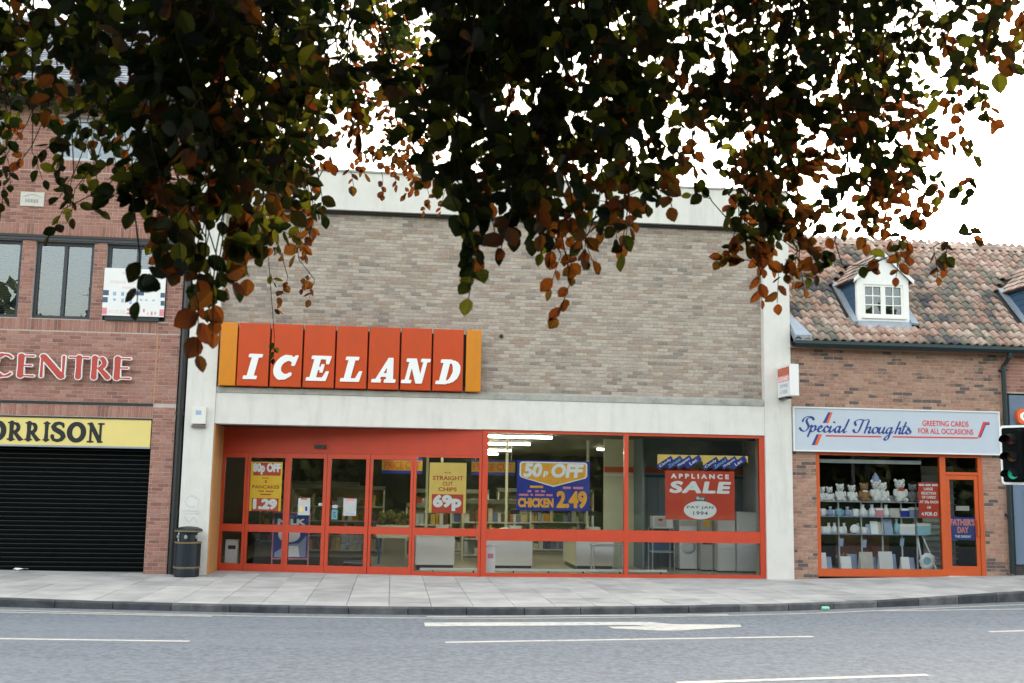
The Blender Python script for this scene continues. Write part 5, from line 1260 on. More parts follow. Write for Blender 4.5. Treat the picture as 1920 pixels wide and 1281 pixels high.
for px, w, h, m, l in ((1638, .14, .22, M['p_white'], 'tall white card on the third shelf'), (1664, .16, .26, M['board_pale'], 'pale blue framed card on the third shelf'), (1629, .12, .17, M['board_pale'], 'small pale blue card on third shelf'), (1648, .13, .21, M['stone'], 'cream card leaning on third shelf')): card(px, .955, w, h, m, l, None)
for px in (1548, 1564, 1580, 1596, 1611, 1626, 1641, 1669, 1685): mug(px, 1.335, .048, .10, M['p_white'], 'small white china pot behind the second shelf row', 'white china pots at the back of the second shelf', y=.53)
for px in (1556, 1567, 1585, 1611, 1655, 1672, 1696, 1715): jar(px, .955, .05, .19, M['p_white'], 'white china vase at the back of the third shelf', 'white vases at the back of the third shelf', y=.53)
for px, w, h in ((1553, .15, .20), (1600, .17, .25), (1637, .15, .2), (1672, .18, .26), (1708, .15, .2)): card(px, .19, w, h, M['board_pale'], 'pale blue card standing behind others on the window floor', 'pale blue cards at the back of the window floor', y=.50)
jar(1679, .955, .05, .28, M['p_cyan'], 'slim cyan bottle on the third shelf', None)
for px in (1690, 1704): pack(px, .955, .16, .18, M['counter'], 'grey-white gift box on the third shelf', 'grey-white gift boxes')
pack(1728, .955, .28, .20, M['p_cyan'], 'wide pale cyan gift box on third shelf', None)
for px, w, h, m, l in ((1538, .12, .28, M['p_white'], 'white card beside the orange post on window floor'), (1580, .2, .22, M['p_white'], 'white card under dried flowers'), (1618, .25, .30, M['stone'], 'large cream card on the window floor'), (1654, .26, .31, M['counter'], 'large pale grey card on the window floor'), (1690, .16, .22, M['p_white'], 'white card beside the big china plate')): card(px, .19, w, h, m, l, None, y=.30)
for px, z in ((1574, .68), (1617, .66), (1687, .70)):
    x = WX(px); MB().prism([(x-.05, z), (x+.04, z), (x+.06, z+.17), (x-.03, z+.17)], .385, .389).build('price_ticket', M['board_pale'], label='pale blue ticket hanging on thin white shelf post', cat='ticket', group='tickets hanging on the shelf posts')
x = WX(1731); o = thing('china_plate', (x, .36, .19), 'large scalloped blue and white plate standing on the window floor', 'plate')
mb = MB(); nn = 40
mb.lathe([(.001, 0), (.10, .004), (.185, .025), (.185, .031), (.10, .011), (.001, .007)], 0, 0, nn)
mb.v = [(a_*(1+.05*math.cos(10*math.atan2(b_, a_))), b_*(1+.05*math.cos(10*math.atan2(b_, a_))), c_) for a_, b_, c_ in mb.v]
mb.xf(Matrix.Translation((x, .36, .385)) @ Matrix.Rotation(R(100), 4, 'X')); mb.build('plate_disc', M['p_white'], o, smooth=True)
mb = MB().lathe([(.001, .013), (.09, .014)], 0, 0, 20); mb.xf(Matrix.Translation((x, .36, .385)) @ Matrix.Rotation(R(100), 4, 'X')); mb.build('blue_centre', M['p_cyan'], o)
o = thing('dried_flowers', (WX(1578), .5, .19), 'small bunch of brownish pink dried flowers behind a white card', 'flowers')
x = WX(1578); MB().lathe([(.05, .19), (.06, .27), (.04, .33)], x, .5, 10).build('pot', M['p_white'], o); gm = MB()
for i in range(36): gm.ball((x+random.uniform(-.14, .14), .5+random.uniform(-.1, .1), .40+random.uniform(-.06, .12)), random.uniform(.015, .03), 6, 4)
gm.build('blooms', pal_mat('dried_blooms', [(1, (.25, .10, .09)), (1, (.40, .25, .2)), (1, (.15, .12, .08))], bump=0), o)
# notices
X0, X1, Z0, Z1 = 11.50, 11.975, 1.33, 2.10
yy = .084
o = poster('card_notice', X0, X1, Z0, Z1, M['p_red'], 'tall red notice with white lettering about cards in card shop window', None, yy, 'notice')
for s_, a, b, c, d, bd in [('STANDARD GIFTS', .04, .96, .90, .965, .03), ('LARGE', .28, .72, .78, .86, .04), ('SELECTION', .14, .86, .66, .74, .04), ('OF CARDS', .16, .84, .545, .625, .04), ('AT 29p EACH', .04, .96, .39, .49, .04), ('OR', .40, .60, .26, .33, .04), ('4 FOR £1', .12, .88, .06, .17, .05)]:
    if s_[0:2] == 'ST': continue
    text(o, s_, u(a), u(b), v(c), v(d), yy, M['p_white'], bd, depth=.0012)
for a, b in ((.04, .30), (.36, .62), (.68, .96)): pbox(o, u(a), u(b), v(.905), v(.955), M['p_white'], yy, name='small_print')
X0, X1, Z0, Z1 = wal(1777, 1000, .07)[0], wal(1834, 1000, .07)[0], 0.86, 1.36
o = poster('door_notice', X0, X1, Z0, Z1, M['p_dkblue'], 'deep blue notice with pink lettering on card shop door', None, yy, 'notice')
text(o, "FATHER'S", u(.10), u(.92), v(.62), v(.93), yy, M['p_pink'], .06, depth=.0012); text(o, 'DAY', u(.33), u(.70), v(.30), v(.58), yy, M['p_pink'], .06, depth=.0012); text(o, 'THIS SUNDAY', u(.24), u(.78), v(.10), v(.21), yy, M['p_white'], .03, depth=.0012)
X0, X1, Z0, Z1 = wal(1793, 954, .07)[0], wal(1818, 954, .07)[0], 1.50, 1.60
o = poster('door_notice', X0, X1, Z0, Z1, M['stone'], 'small cream CLOSED sign on card shop door', None, yy, 'sign')
text(o, 'CLOSED', u(.1), u(.9), v(.25), v(.75), yy, M['board_pale'], .0, depth=.001)
o = thing('card_rack', (12.75, 1.6, .07), 'pale card rack with ledges seen through the shop door', 'rack')
MB().box(12.42, 13.2, 1.7, 1.74, .1, 2.5).build('back_panel', M['counter'], o)
for i in range(16): MB().box(12.42, 13.2, 1.60, 1.70, .2+i*.14, .22+i*.14).build('ledge', M['grey_rail'], o)
MB().box(12.42, 13.2, 1.58, 1.75, .07, .1).build('foot', M['grey_rail'], o)
# neighbouring blue-grey shopfront
bs = thing('blue_shopfront', (15.5, .1, 0), 'blue-grey panelled shopfront beyond the dark downpipe', 'shopfront')
MB().box(13.64, 17.88, .10, .16, .05, 4.10).build('backing', M['dark_gap'], bs)
for i, (a, b) in enumerate([(13.66, 13.86), (13.88, 14.75), (14.77, 15.6), (15.62, 16.7), (16.72, 17.86)]):
    MB().box(a, b, .03 if i else -.01, .099, .35, 4.08).build('panel', M['blue_panel'], bs)
    MB().box(a, b, .04, .099, .06, .345).build('plinth_panel', M['soffit'], bs)
o = thing('orange_sign', (14.3, -.1, 3.4), 'orange sign with rounded end and white ringed letter on blue-grey shopfront', 'sign')
ox = wal(1907, 785, -.1)[0]
pl = [(ox+.09*(1-math.cos(R(a))), 3.60+.165*math.sin(R(a))) for a in range(-90, 91, 15)]
MB().prism([(ox+.09-.09*math.cos(R(a)), 3.60+.165*math.sin(R(a))) for a in range(-90, 91, 15)]+[(ox+1.9, 3.765), (ox+1.9, 3.435)], -.12, .03).build('board', M['orange_sign'], o)
put(o, 'letter', glyph(flare_glyph, 'C', .03), (ox+.06, ox+.27, 3.50, 3.70), -.12, .006, M['p_white'])
# ------------------------------------------------------------------ street furniture
bx, by = -4.0, -.42
o = thing('litter_bin', (bx, by, 0), 'round dark blue-black litter bin with gold bands against the white pilaster', 'bin')
MB().lathe([(.235, .0), (.245, .03), (.245, .15), (.24, .17)], bx, by, 28).build('base', M['bin_body'], o, smooth=False)
MB().lathe([(.245, .171), (.252, .18), (.252, .64), (.24, .66)], bx, by, 28).build('drum', M['bin_body'], o, smooth=False)
for z in (.165, .645): MB().lathe([(.2525, z), (.262, z+.005), (.262, z+.03), (.2525, z+.035)], bx, by, 28).build('band', M['bin_gold'], o)
MB().lathe([(.19, .681), (.175, .69), (.175, .84), (.19, .86)], bx, by, 28).build('neck', M['bin_body'], o)
for a in (R(-95), R(-165), R(-25)):
    x, y = bx+.19*math.cos(a), by+.19*math.sin(a); MB().ball((x, y, .775), (.035, .02, .045), 10, 6).build('emblem', M['lead'], o)
MB().lathe([(.235, .861), (.265, .875), (.265, .91), (.25, .93), (.16, .965), (.02, .98)], bx, by, 28).build('lid', M['bin_body'], o)
MB().lathe([(.2655, .872), (.272, .877), (.272, .898), (.2655, .903)], bx, by, 28).build('band', M['bin_gold'], o)

# traffic light at the kerb
tx, ty = wal(1906, 850, -3.55)[0], -3.55; fa = R(-60)                            # the head is turned towards traffic from the left
o = thing('traffic_light', (tx, ty, pz(tx)), 'traffic light with white-edged black board and lit green lamp at the kerb', 'traffic light')
MB().tube([(tx+.36, ty+.08, -.05), (tx+.36, ty+.08, 3.3)], .055, 12).build('pole', mat('grey_pole', (.22, .23, .24), .5), o)
MT = Matrix.Translation((tx, ty, 0)) @ Matrix.Rotation(fa, 4, 'Z')
def tb(mb): return mb.xf(MT)
def rr_(w, z0, z1, r, n=5):
    out = []
    for cx, cz, a0 in ((w-r, z1-r, 0), (-w+r, z1-r, 90), (-w+r, z0+r, 180), (w-r, z0+r, 270)):
        out += [(cx+r*math.cos(R(a0+90*i/n)), cz+r*math.sin(R(a0+90*i/n))) for i in range(n+1)]
    return out
tb(MB().prism(rr_(.315, 2.06, 3.17, .07), -.004, .012)).build('white_border', M['p_white'], o)
tb(MB().prism(rr_(.27, 2.105, 3.125, .04), -.012, -.0045)).build('backing_board', M['matte_black'], o)
tb(MB().prism(rr_(.145, 2.14, 3.09, .05), -.16, -.0125)).build('head', M['matte_black'], o)
for i, (z, m) in enumerate([(2.90, mat('red_lens', (.08, .008, .006), .2)), (2.58, mat('amber_lens', (.10, .05, .006), .2)), (2.26, emit_mat('lit_green_lens', (.02, .50, .32), .02))]):
    mb = MB().lathe([(.1, 0), (.095, .012), (.06, .025), (.005, .03)], 0, 0, 20); mb.xf(Matrix.Translation((0, -.161, z)) @ Matrix.Rotation(R(90), 4, 'X')); tb(mb).build('lens', m, o)
    mb = MB(); n = 14; vs_ = []; fs_ = []
    for k in range(n+1):
        a = R(-20+220*k/n); c_, s_ = math.cos(a), math.sin(a); ln = .24 if s_ > -.2 else .14
        vs_ += [(.105*c_, -.16, z+.105*s_), (.112*c_, -.16-ln, z+.105*s_-.03), (.112*c_, -.16, z+.112*s_), (.119*c_, -.16-ln, z+.112*s_-.03)]
    for k in range(n):
        a, b = 4*k, 4*k+4; fs_ += [(a, a+1, b+1, b), (a+2, b+2, b+3, a+3), (a+1, a+3, b+3, b+1)]
    mb.add(vs_, fs_); tb(mb).build('visor', M['matte_black'], o)
# litter
p = gnd(1518, 1136, ROADZ); p[1] = ky(p[0])-.10
o = thing('drink_can', (p[0], p[1], ROADZ), 'crushed pale green drink can lying in the gutter', 'can')
mb = MB().lathe([(.028, -.06), (.033, -.05), (.033, .05), (.028, .06)], 0, 0, 12); mb.v = [(a, b, c) for a, b, c in mb.v]; mb.xf(Matrix.Translation((p[0], p[1], ROADZ+.034)) @ Matrix.Rotation(R(90), 4, 'Y')); mb.build('body', mat('pale_green_tin', (.25, .60, .42), .4), o)
mb = MB().lathe([(.027, -.004), (.027, .004)], 0, 0, 12); mb.xf(Matrix.Translation((p[0]+.063, p[1], ROADZ+.034)) @ Matrix.Rotation(R(90), 4, 'Y')); mb.build('end', M['steel'], o)
p = gnd(35, 1068, 0.05); z = pz(-7.4)
mb = MB(); N_ = 4; vs_ = [(-7.45+.09*i, .05+.06*j, z+.02+random.uniform(0, .05)) for j in range(3) for i in range(N_)]
mb.add(vs_, [(j*N_+i, j*N_+i+1, (j+1)*N_+i+1, (j+1)*N_+i) for j in range(2) for i in range(N_-1)]); mb.build('paper_scrap', M['p_white'], label='crumpled white paper scrap by the roller shutter', cat='litter')

# ------------------------------------------------------------------ farther off
tb_ = thing('sun_block_terrace', (28, 4, 0), 'unseen brick terrace added to keep low sun off the road', 'building')  # unseen terrace, added to stop low sun reaching the road
MB().box(19.01, 46, .02, 8, -.3, 5.6).build('wall', M['buff_mortar'], tb_)
MB().prismx([(-.3, 5.6), (4, 9.4), (8.3, 5.6)], 19.02, 46).build('roof', M['soffit'], tb_)
for i in range(8):
    x = 20.5+i*3.2
    w = MB().box(x, x+1.1, -.02, .019, 3.2, 4.7).build('window', M['white_wood'], tb_); MB().box(x+.08, x+1.02, -.03, -.021, 3.28, 4.62).build('pane', M['glass_up'], w)
    w = MB().box(x-.4, x+1.7, -.02, .019, .4, 2.5).build('window', M['white_wood'], tb_); MB().box(x-.3, x+1.6, -.03, -.021, .5, 2.4).build('pane', M['glass_up'], w)
hb = thing('rear_house', (24, 20, 0), 'pale pink rendered house rising behind the pantiled roof', 'house')
MB().box(21, 31, 18, 26, 0, 8.8).build('wall', mat('pink_render', (.55, .42, .38), .85), hb)
r_ = MB().prismx([(17.7, 8.8), (22, 11.2), (26.3, 8.8)], 20.8, 31.2).build('roof', M['tile'], hb)
MB().box(23, 23.9, 21, 22.2, 10.4, 12.3).build('chimney', M['red_brick'], r_)
for x in (22.5, 26, 29):
    w = MB().box(x, x+1.1, 17.95, 18.0, 6.2, 7.7).build('window', M['white_wood'], hb); MB().box(x+.08, x+1.02, 17.94, 17.949, 6.28, 7.62).build('pane', M['glass_up'], w)

# trees across the green, unseen behind the photographer, added to darken the window reflections
mb = MB(); N_ = 26000
cx_ = rng.uniform(-60, 75, N_); hh = 14+2.2*np.sin(cx_*.35)+1.6*np.sin(cx_*.9+1)+.8*np.sin(cx_*2.1)
cz_ = hh*rng.random(N_)**.9; cy_ = -50-7*rng.random(N_)-1.5*np.sin(cx_*.9)
vs_ = []; fs_ = []
for i in range(N_):
    a = rng.normal(0, 1, 3); a /= np.linalg.norm(a); b = np.cross(a, rng.normal(0, 1, 3)); b /= np.linalg.norm(b); c = np.cross(a, b); s_ = rng.uniform(.3, .75); p = np.array([cx_[i], cy_[i], cz_[i]])
    vs_ += [tuple(p+b*s_), tuple(p+c*s_*.7), tuple(p-b*s_), tuple(p-c*s_*.7)]; fs_.append((4*i, 4*i+1, 4*i+2, 4*i+3))
mb.v = vs_; mb.f = fs_
mb.box(-60, 75, -59.5, -59, -.3, 9)  # unseen solid slab, added so no bright sky reflects through the leaves
mb.build('unseen_trees', pal_mat('far_foliage', [(1, (.014, .022, .008)), (1, (.03, .045, .014)), (1, (.025, .028, .012))], bump=0), label='unseen belt of trees added across the green to darken window reflections', cat='trees', kind='stuff')

# ------------------------------------------------------------------ copper beech over the photographer
def leaf_mat(name, pal, tr, tmix):
    m = bpy.data.materials.new(name); m.use_nodes = True; N = m.node_tree.nodes; L = m.node_tree.links
    N.remove(N['Principled BSDF']); out = N['Material Output']
    g = N.new('ShaderNodeNewGeometry'); oi = N.new('ShaderNodeObjectInfo')
    ad = N.new('ShaderNodeMath'); ad.operation = 'ADD'; L.new(g.outputs['Random Per Island'], ad.inputs[0]); L.new(oi.outputs['Random'], ad.inputs[1])
    fr = N.new('ShaderNodeMath'); fr.operation = 'FRACT'; L.new(ad.outputs[0], fr.inputs[0])
    def ramp(cols):
        c = N.new('ShaderNodeValToRGB'); e = c.color_ramp.elements
        for i, col in enumerate(cols):
            el = e[i] if i < 2 else e.new(i/(len(cols)-1)); el.position = i/(len(cols)-1); el.color = c4(col)
        L.new(fr.outputs[0], c.inputs['Fac']); return c
    c1, c2 = ramp(pal), ramp(tr)
    d = N.new('ShaderNodeBsdfDiffuse'); L.new(c1.outputs['Color'], d.inputs['Color'])
    t = N.new('ShaderNodeBsdfTranslucent'); L.new(c2.outputs['Color'], t.inputs['Color'])
    gl = N.new('ShaderNodeBsdfGlossy'); gl.inputs['Roughness'].default_value = .42; gl.inputs['Color'].default_value = (.8, .85, .9, 1)
    mx = N.new('ShaderNodeMixShader'); mx.inputs[0].default_value = tmix; L.new(d.outputs[0], mx.inputs[1]); L.new(t.outputs[0], mx.inputs[2])
    m2 = N.new('ShaderNodeMixShader'); m2.inputs[0].default_value = .006; L.new(mx.outputs[0], m2.inputs[1]); L.new(gl.outputs[0], m2.inputs[2])
    L.new(m2.outputs[0], out.inputs['Surface'])
    return m
LEAF = [leaf_mat('beech_leaf', [(.003, .005, .003), (.004, .007, .003), (.005, .006, .003), (.006, .004, .003), (.010, .014, .004), (.018, .021, .005)], [(.003, .007, .002), (.007, .013, .002), (.014, .017, .003), (.012, .008, .003), (.032, .040, .004), (.10, .10, .007)], .5),
        leaf_mat('young_copper_leaf', [(.012, .006, .004), (.016, .008, .004), (.012, .009, .004)], [(.075, .018, .004), (.105, .032, .005), (.055, .028, .004)], .6)]
# one leaf: an oval blade folded along the midrib, stalk at the origin, tip along -z
lv = [(0, 0, 0)]; prof = [(.09, .20), (.30, .38), (.58, .39), (.83, .21)]
for t, w in prof: lv += [(-w, .10*w+.03*math.sin(3*t), -t), (0, -.03*math.sin(3*t)-.02, -t), (w, .10*w+.03*math.sin(3*t), -t)]
lv.append((0, .03, -1.0))
lf = [(0, 1, 2), (0, 2, 3)]
for k in range(3):
    a = 1+3*k; lf += [(a, a+3, a+4, a+1), (a+1, a+4, a+5, a+2)]
lf += [(10, 13, 11), (11, 13, 12)]
LV = np.array(lv)
leaf_me = []
for m in LEAF:
    me = bpy.data.meshes.new('leaf'); me.from_pydata([tuple(v_) for v_ in lv], [], lf); me.materials.append(m); me.update(); leaf_me.append(me)
tree = thing('copper_beech', (-2.2, -27.5, 0), 'copper beech with dark hanging sprays of green-black and russet leaves', 'tree')
leaves = []                                                  # (pos, R 3x3, size, kind)
twigs = MB()
def basis(axis, facing):
    z = -axis/np.linalg.norm(axis); x = np.cross(facing, z); x /= np.linalg.norm(x)+1e-9; y = np.cross(z, x); return np.stack([x, y, z], 1)
def add_leaf(p, axis, size, kind, spread=1.0):
    f = np.array([rng.normal(0, .75), -1+rng.normal(0, .45), rng.normal(.25, .5)])*1.0
    if abs(np.dot(f/np.linalg.norm(f), axis/np.linalg.norm(axis))) > .93: f = f+np.array([.6, 0, .4])
    leaves.append((p, basis(axis, f), size, kind))
DOWN = np.array([0, 0, -1.0])
def spray(p, direction, length, n, size, kind, tipkind=None):
    """a side twig with alternate leaves in one plane"""
    d = direction/np.linalg.norm(direction); side = np.cross(d, np.array([rng.normal(0, .5), 1, .3+rng.normal(0, .5)])); side /= np.linalg.norm(side)+1e-9
    pts = [p]
    for i in range(n):
        t = (i+1)/n; q = p+d*length*t+DOWN*length*.28*t*t; pts.append(q)
        s_ = 1 if i % 2 else -1
        ax = d*.75+side*s_*.85+DOWN*(.15+.45*rng.random())+rng.normal(0, .25, 3)
        if i == n-1: ax = d*.8+DOWN*.5+rng.normal(0, .15, 3)
        k = tipkind if (tipkind is not None and i >= n-2) else kind
        add_leaf(q+rng.normal(0, .004, 3), ax, size*rng.uniform(.70, 1.15)*(1-.15*(i/n)), k)
    twigs.tube(pts[::2] if len(pts) > 4 else pts, .0016, 3)
def shoot(pa, pb, pxs, dens, size, copper, jit=1.0, sag=.09):
    """a drooping shoot from pa (above) to pb (tip) carrying side twigs; pxs: half-width in metres"""
    L_ = np.linalg.norm(pb-pa); n = max(3, int(L_*dens*9)); pts = []
    bow = rng.normal(0, sag*L_, 3); bow2 = rng.normal(0, sag*.5*L_, 3)
    P_ = lambda t: pa+(pb-pa)*t+bow*math.sin(math.pi*t)+bow2*math.sin(2*math.pi*t)
    pts = [P_(i/8) for i in range(9)]
    twigs.tube(pts, [max(.002, .0035*(1-t)+.0012) for t in np.linspace(0, 1, 9)], 5)
    for i in range(n):
        t = ((i+.8*rng.random())/n)**.85; q = P_(t)
        a = rng.uniform(0, 2*math.pi); dr = np.array([math.cos(a)*1.0, math.sin(a)*.7, -.25+.35*rng.normal()])
        ln = max(.05, pxs*rng.uniform(.45, 1.5)*(1-.30*t))
        nl = max(3, int(ln/(size*.30))); cp = copper*(.08+.92*t*t); kind = 1 if rng.random() < cp*.8 else 0
        spray(q, dr, ln, min(nl, 12), size, kind, 1 if rng.random() < cp+.1 else 0)
    spray(pb, np.array([rng.normal(0, .3), rng.normal(0, .3), -1.0]), size*1.6, 4, size, 1 if rng.random() < copper+.15 else 0)
# (x at the top of the picture, x and y of the tip, distance from the photographer, spread, density, share of copper leaves)
S = [(-30, -5, 250, 4.6, .30, 1.1, .3), (20, 8, 385, 5.0, .10, 1.0, .45), (60, 60, 190, 4.4, .25, 1.2, .1), (150, 118, 440, 4.2, .10, 1.25, .12), (120, 60, 330, 4.4, .12, .9, .1),
     (190, 175, 350, 4.1, .14, .9, .08), (215, 235, 345, 4.3, .10, .7, .1), (140, 150, 250, 4.6, .28, 1.3, .12), (230, 215, 250, 4.2, .28, 1.2, .1), (60, 35, 215, 5.2, .3, 1.3, .2),
     (270, 262, 545, 2.9, .08, 1.05, .3), (300, 285, 420, 3.0, .13, 1.2, .05), (330, 330, 470, 2.8, .12, 1.15, .05), (360, 372, 640, 2.75, .09, 1.15, .2), (380, 400, 600, 2.8, .12, 1.15, .3),
     (410, 430, 520, 3.0, .14, 1.2, .25), (430, 470, 470, 3.1, .15, 1.2, .35), (450, 520, 455, 3.4, .17, 1.2, .4), (480, 540, 560, 5.2, .13, 1.2, .75), (500, 515, 668, 6.4, .06, .8, .6),
     (470, 590, 560, 5.6, .10, .9, .85), (540, 600, 395, 4.0, .2, 1.2, .45), (330, 350, 300, 3.0, .2, 1.3, .05), (420, 420, 330, 3.0, .2, 1.4, .1), (520, 540, 300, 3.2, .22, 1.4, .15), (600, 620, 250, 3.2, .24, 1.3, .15),
     (660, 655, 345, 5.5, .15, 1.0, .8), (730, 740, 345, 6.8, .2, 1.5, .9), (790, 805, 395, 7.2, .18, 1.6, 1.0), (830, 830, 400, 7.6, .12, 1.2, 1.0), (700, 700, 300, 6.0, .25, 1.4, .8), (760, 770, 250, 6.5, .3, 1.5, .7), (600, 590, 300, 4.5, .2, 1.2, .4), (560, 580, 420, 4.6, .14, 1.1, .5),
     (640, 640, 170, 3.4, .3, 1.2, .2), (740, 730, 180, 3.5, .3, 1.4, .2), (850, 845, 190, 3.2, .28, 1.4, .15), (870, 880, 350, 3.0, .13, 1.1, .1),
     (890, 890, 545, 2.75, .06, 1.0, .12), (930, 915, 450, 2.8, .10, 1.15, .05), (960, 960, 470, 2.75, .11, 1.2, .05), (1000, 1005, 430, 2.8, .13, 1.2, .08), (1040, 1035, 470, 3.0, .12, 1.2, .2), (1060, 1070, 590, 3.3, .08, 1.15, .5), (1100, 1100, 480, 3.2, .13, 1.2, .4), (1130, 1145, 440, 3.3, .12, 1.1, .5),
     (1000, 990, 350, 2.9, .2, 1.4, .05), (1100, 1090, 380, 3.0, .2, 1.4, .15), (1180, 1190, 395, 3.1, .14, 1.1, .4), (1230, 1245, 385, 3.3, .12, 1.0, .5), (1200, 1210, 280, 3.1, .2, 1.2, .2), (940, 930, 260, 3.0, .25, 1.5, .05), (1040, 1040, 260, 3.0, .25, 1.5, .05), (1130, 1130, 250, 3.1, .25, 1.4, .08), (1250, 1225, 160, 3.3, .22, 1.2, .2),
     (1290, 1275, 300, 3.8, .13, .9, .5), (1330, 1310, 310, 4.0, .13, .9, .5), (1350, 1380, 480, 3.9, .13, 1.15, .6), (1390, 1425, 555, 4.0, .10, 1.15, .75), (1420, 1460, 560, 4.0, .13, 1.2, .75), (1450, 1495, 520, 4.1, .11, 1.2, .7), (1420, 1430, 420, 3.9, .2, 1.3, .4), (1470, 1480, 400, 4.0, .2, 1.3, .4), (1380, 1390, 330, 3.7, .2, 1.3, .3), (1440, 1450, 280, 3.7, .24, 1.3, .25),
     (1540, 1530, 260, 3.9, .2, 1.1, .3), (1500, 1500, 200, 3.7, .26, 1.2, .3), (1580, 1590, 420, 4.2, .10, .75, .6), (1600, 1620, 450, 4.2, .12, .8, .55), (1640, 1655, 470, 4.2, .13, .95, .6), (1670, 1690, 520, 4.2, .11, 1.1, .7), (1700, 1750, 510, 4.3, .10, 1.1, .7), (1720, 1730, 400, 4.1, .18, 1.1, .4), (1650, 1650, 330, 4.0, .2, 1.05, .4), (1740, 1770, 360, 4.2, .13, .9, .5), (1600, 1610, 230, 3.9, .25, 1.1, .3), (1700, 1720, 240, 4.0, .24, 1.0, .35),
     (1780, 1800, 290, 4.3, .12, .8, .5), (1800, 1855, 225, 4.4, .09, .8, .6), (1780, 1790, 130, 4.0, .24, 1.0, .35), (1860, 1870, 60, 4.0, .2, .9, .4), (1930, 1925, 60, 4.0, .2, .9, .3), (1960, 1945, 225, 2.8, .05, .8, .1)]
for (xt, xp, yp, d, sp, dn, cop) in S:
    if xp < 330: dn *= .75
    pa = atd(xt+rng.normal(0, 110), -140, d*rng.uniform(.95, 1.05)); pb = atd(xp, yp-2000*.10/d, d)
    shoot(pa, pb, sp*1.0, dn*.78, .062 if d < 3.15 else .055, cop)
# fuller hanging masses: x range, range of tip heights, distances, number, share of copper leaves
for x0, x1, y0, y1, d0, d1, n, cop in [(235, 300, 300, 470, 2.9, 3.6, 3, .15), (300, 480, 380, 520, 2.8, 3.6, 12, .25), (350, 420, 500, 610, 2.8, 3.2, 5, .2), (470, 590, 330, 520, 3.6, 5.4, 11, .6), (110, 150, 300, 430, 4.0, 4.6, 4, .1), (150, 290, 200, 310, 3.8, 4.6, 4, .1), (0, 60, 200, 360, 4.4, 5.4, 5, .4),
        (860, 1000, 330, 440, 2.9, 3.6, 10, .1), (1000, 1190, 360, 470, 3.0, 3.8, 13, .35), (880, 930, 440, 520, 2.8, 3.0, 3, .1), (1050, 1110, 480, 560, 3.2, 3.6, 3, .6), (700, 830, 280, 380, 6.2, 7.8, 9, .95), (1180, 1290, 250, 380, 3.2, 4.0, 7, .4),
        (1350, 1520, 330, 500, 3.7, 4.5, 12, .5), (1400, 1500, 480, 550, 3.9, 4.3, 5, .8), (1570, 1700, 300, 440, 4.0, 4.8, 6, .5), (1680, 1780, 340, 490, 4.1, 4.8, 6, .65), (1780, 1860, 120, 260, 4.2, 4.8, 4, .6)]:
    for i in range(n):
        xp, d = rng.uniform(x0, x1), rng.uniform(d0, d1)
        shoot(atd(xp+rng.normal(0, 70), -140, d*rng.uniform(.96, 1.04)), atd(xp, rng.uniform(y0, y1)-2000*.10/d, d), rng.uniform(.09, .16), 1.0, .061 if d < 3.15 else .054, cop)
for i in range(26):                                          # the tree carries on to the left of the view
    x = rng.uniform(-900, -80); d = rng.uniform(3.0, 5.0); shoot(atd(x+rng.normal(0, 70), -200, d), atd(x, rng.uniform(120, 380), d), .16, 1.1, .06, .2)
# the thick upper fringe
for i in range(44):
    x = rng.uniform(-40, 1960); y = rng.uniform(15, 215) if not 320 < x < 1250 else rng.uniform(40, 300)
    if x > 1270: y = rng.uniform(0, 130)
    if x > 1290 and rng.random() < .6: continue
    if x < 330: y *= .6
    if 620 < x < 900: y = min(y, rng.uniform(60, 220))
    if x < 420 and 60 < x and rng.random() < .25: y *= .5
    d = rng.uniform(2.9, 5.2); pa = atd(x+rng.normal(0, 40), -200, d); pb = atd(x, y, d)
    shoot(pa, pb, .24, 1.15, .058, .10)
# crown overhead and behind: boughs with leaf sprays
trunkx, trunky = -2.2, -27.5
trk = MB(); trk.tube([(trunkx, trunky, -.25), (trunkx+.05, trunky, .5), (trunkx, trunky+.1, 2.2), (trunkx+.2, trunky+.3, 4.5), (trunkx+.1, trunky+.5, 8), (trunkx+.3, trunky+.3, 12)], [.62, .5, .44, .38, .24, .06], 16)
trk.build('trunk', M['bark'], tree, smooth=True)
bo = MB(); ends = []
for k, (ex, ey, ez) in enumerate([(-4.5, -20.2, 4.6), (-2.6, -19.0, 4.4), (-1.0, -18.4, 4.5), (.6, -18.6, 4.5), (2.2, -18.9, 4.4), (3.4, -20.0, 4.8), (-6.2, -23, 5.2), (1.0, -21.5, 6.8), (-2.5, -21.5, 7.2), (4.0, -23.5, 6.5), (-6.5, -27, 6.5), (2.8, -29, 7), (-2, -33, 7), (-5, -31, 8), (0, -26, 11), (-3, -24, 10), (2, -25, 9)]):
    b0_ = np.array([trunkx+.1, trunky+.3, 3.0+.35*k if k < 7 else 5+.3*(k-7)]); e_ = np.array([ex, ey, ez]); md = (b0_+e_)/2+np.array([0, 0, .9])
    pts = [b0_, b0_*.6+md*.4+np.array([0, 0, .2]), md, md*.5+e_*.5+np.array([0, 0, .25]), e_]
    bo.tube(pts, [.17, .12, .085, .05, .02], 8); ends.append((b0_, md, e_))
bo.build('bough', M['bark'], tree, smooth=True)
crown = []
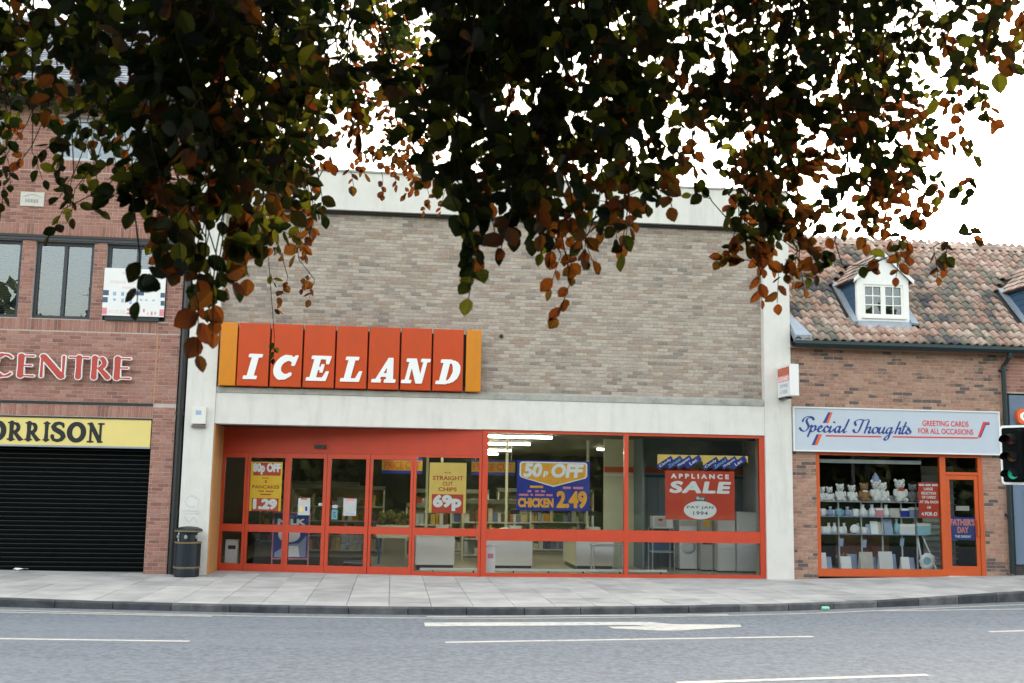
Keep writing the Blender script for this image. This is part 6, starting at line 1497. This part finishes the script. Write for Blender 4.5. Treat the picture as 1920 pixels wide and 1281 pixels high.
while len(crown) < 14000:
    b0_, md, e_ = ends[rng.integers(len(ends))]; t = rng.uniform(.35, 1.08)
    q = (md*(1-t)*2+e_*(2*t-1) if t > .5 else b0_*(1-2*t)+md*2*t)+rng.normal(0, .75, 3)
    v_ = q-CAMPOS; w_ = v_@cF
    if q[2] < 2.9: continue
    if w_ > 0 and 640.5-FPX*(v_@cU)/w_ > -130 and abs(FPX*(v_@cR)/w_) < 1400: continue
    if np.linalg.norm(v_) < 2.4: continue
    crown.append(q)
for q in crown: add_leaf(q, rng.normal(0, .6, 3)+DOWN*.7, rng.uniform(.09, .14), 0)
# keep clear of the photographer; build the leaves that show largest one by one, the rest joined
keep = []
for lf_ in leaves:
    v_ = lf_[0]-CAMPOS
    if np.linalg.norm(v_) > 2.25: keep.append(lf_)
def scr(l):
    v_ = l[0]-CAMPOS; w_ = v_@cF
    if w_ < .5: return 0
    x = 960+FPX*(v_@cR)/w_; y = 640.5-FPX*(v_@cU)/w_
    if not (0 < x < 1920 and 0 < y < 1281): return 0
    return l[2]/w_*(1+y/500)
order = sorted(range(len(keep)), key=lambda i: -scr(keep[i])); single = set(order[:300])
for kind in (0, 1):
    vs_ = []; n = 0; fs_ = []
    for i, (p, B, s_, k) in enumerate(keep):
        if k != kind: continue
        if i in single:
            ob = link_mesh('leaf', leaf_me[k], tree, p); ob.rotation_euler = Matrix(B.tolist()).to_euler(); ob.scale = (s_*rng.uniform(.78, 1.08), s_*rng.uniform(.3, 2.6), s_); continue
        vs_.append((LV*s_*np.array([rng.uniform(.72, 1.08), rng.uniform(.2, 3.2), rng.uniform(.9, 1.1)])) @ B.T+p); fs_ += [tuple(a+n for a in f) for f in lf]; n += len(LV)
    mb = MB(); mb.v = [tuple(r) for r in np.concatenate(vs_)]; mb.f = fs_
    mb.build('foliage' if kind == 0 else 'copper_foliage', LEAF[kind], tree, kind='stuff')
twigs.build('twigs', M['leaf_stem'], tree, kind='stuff')
print('leaves', len(keep), 'in frame', sum(1 for l in keep if scr(l) > 0))
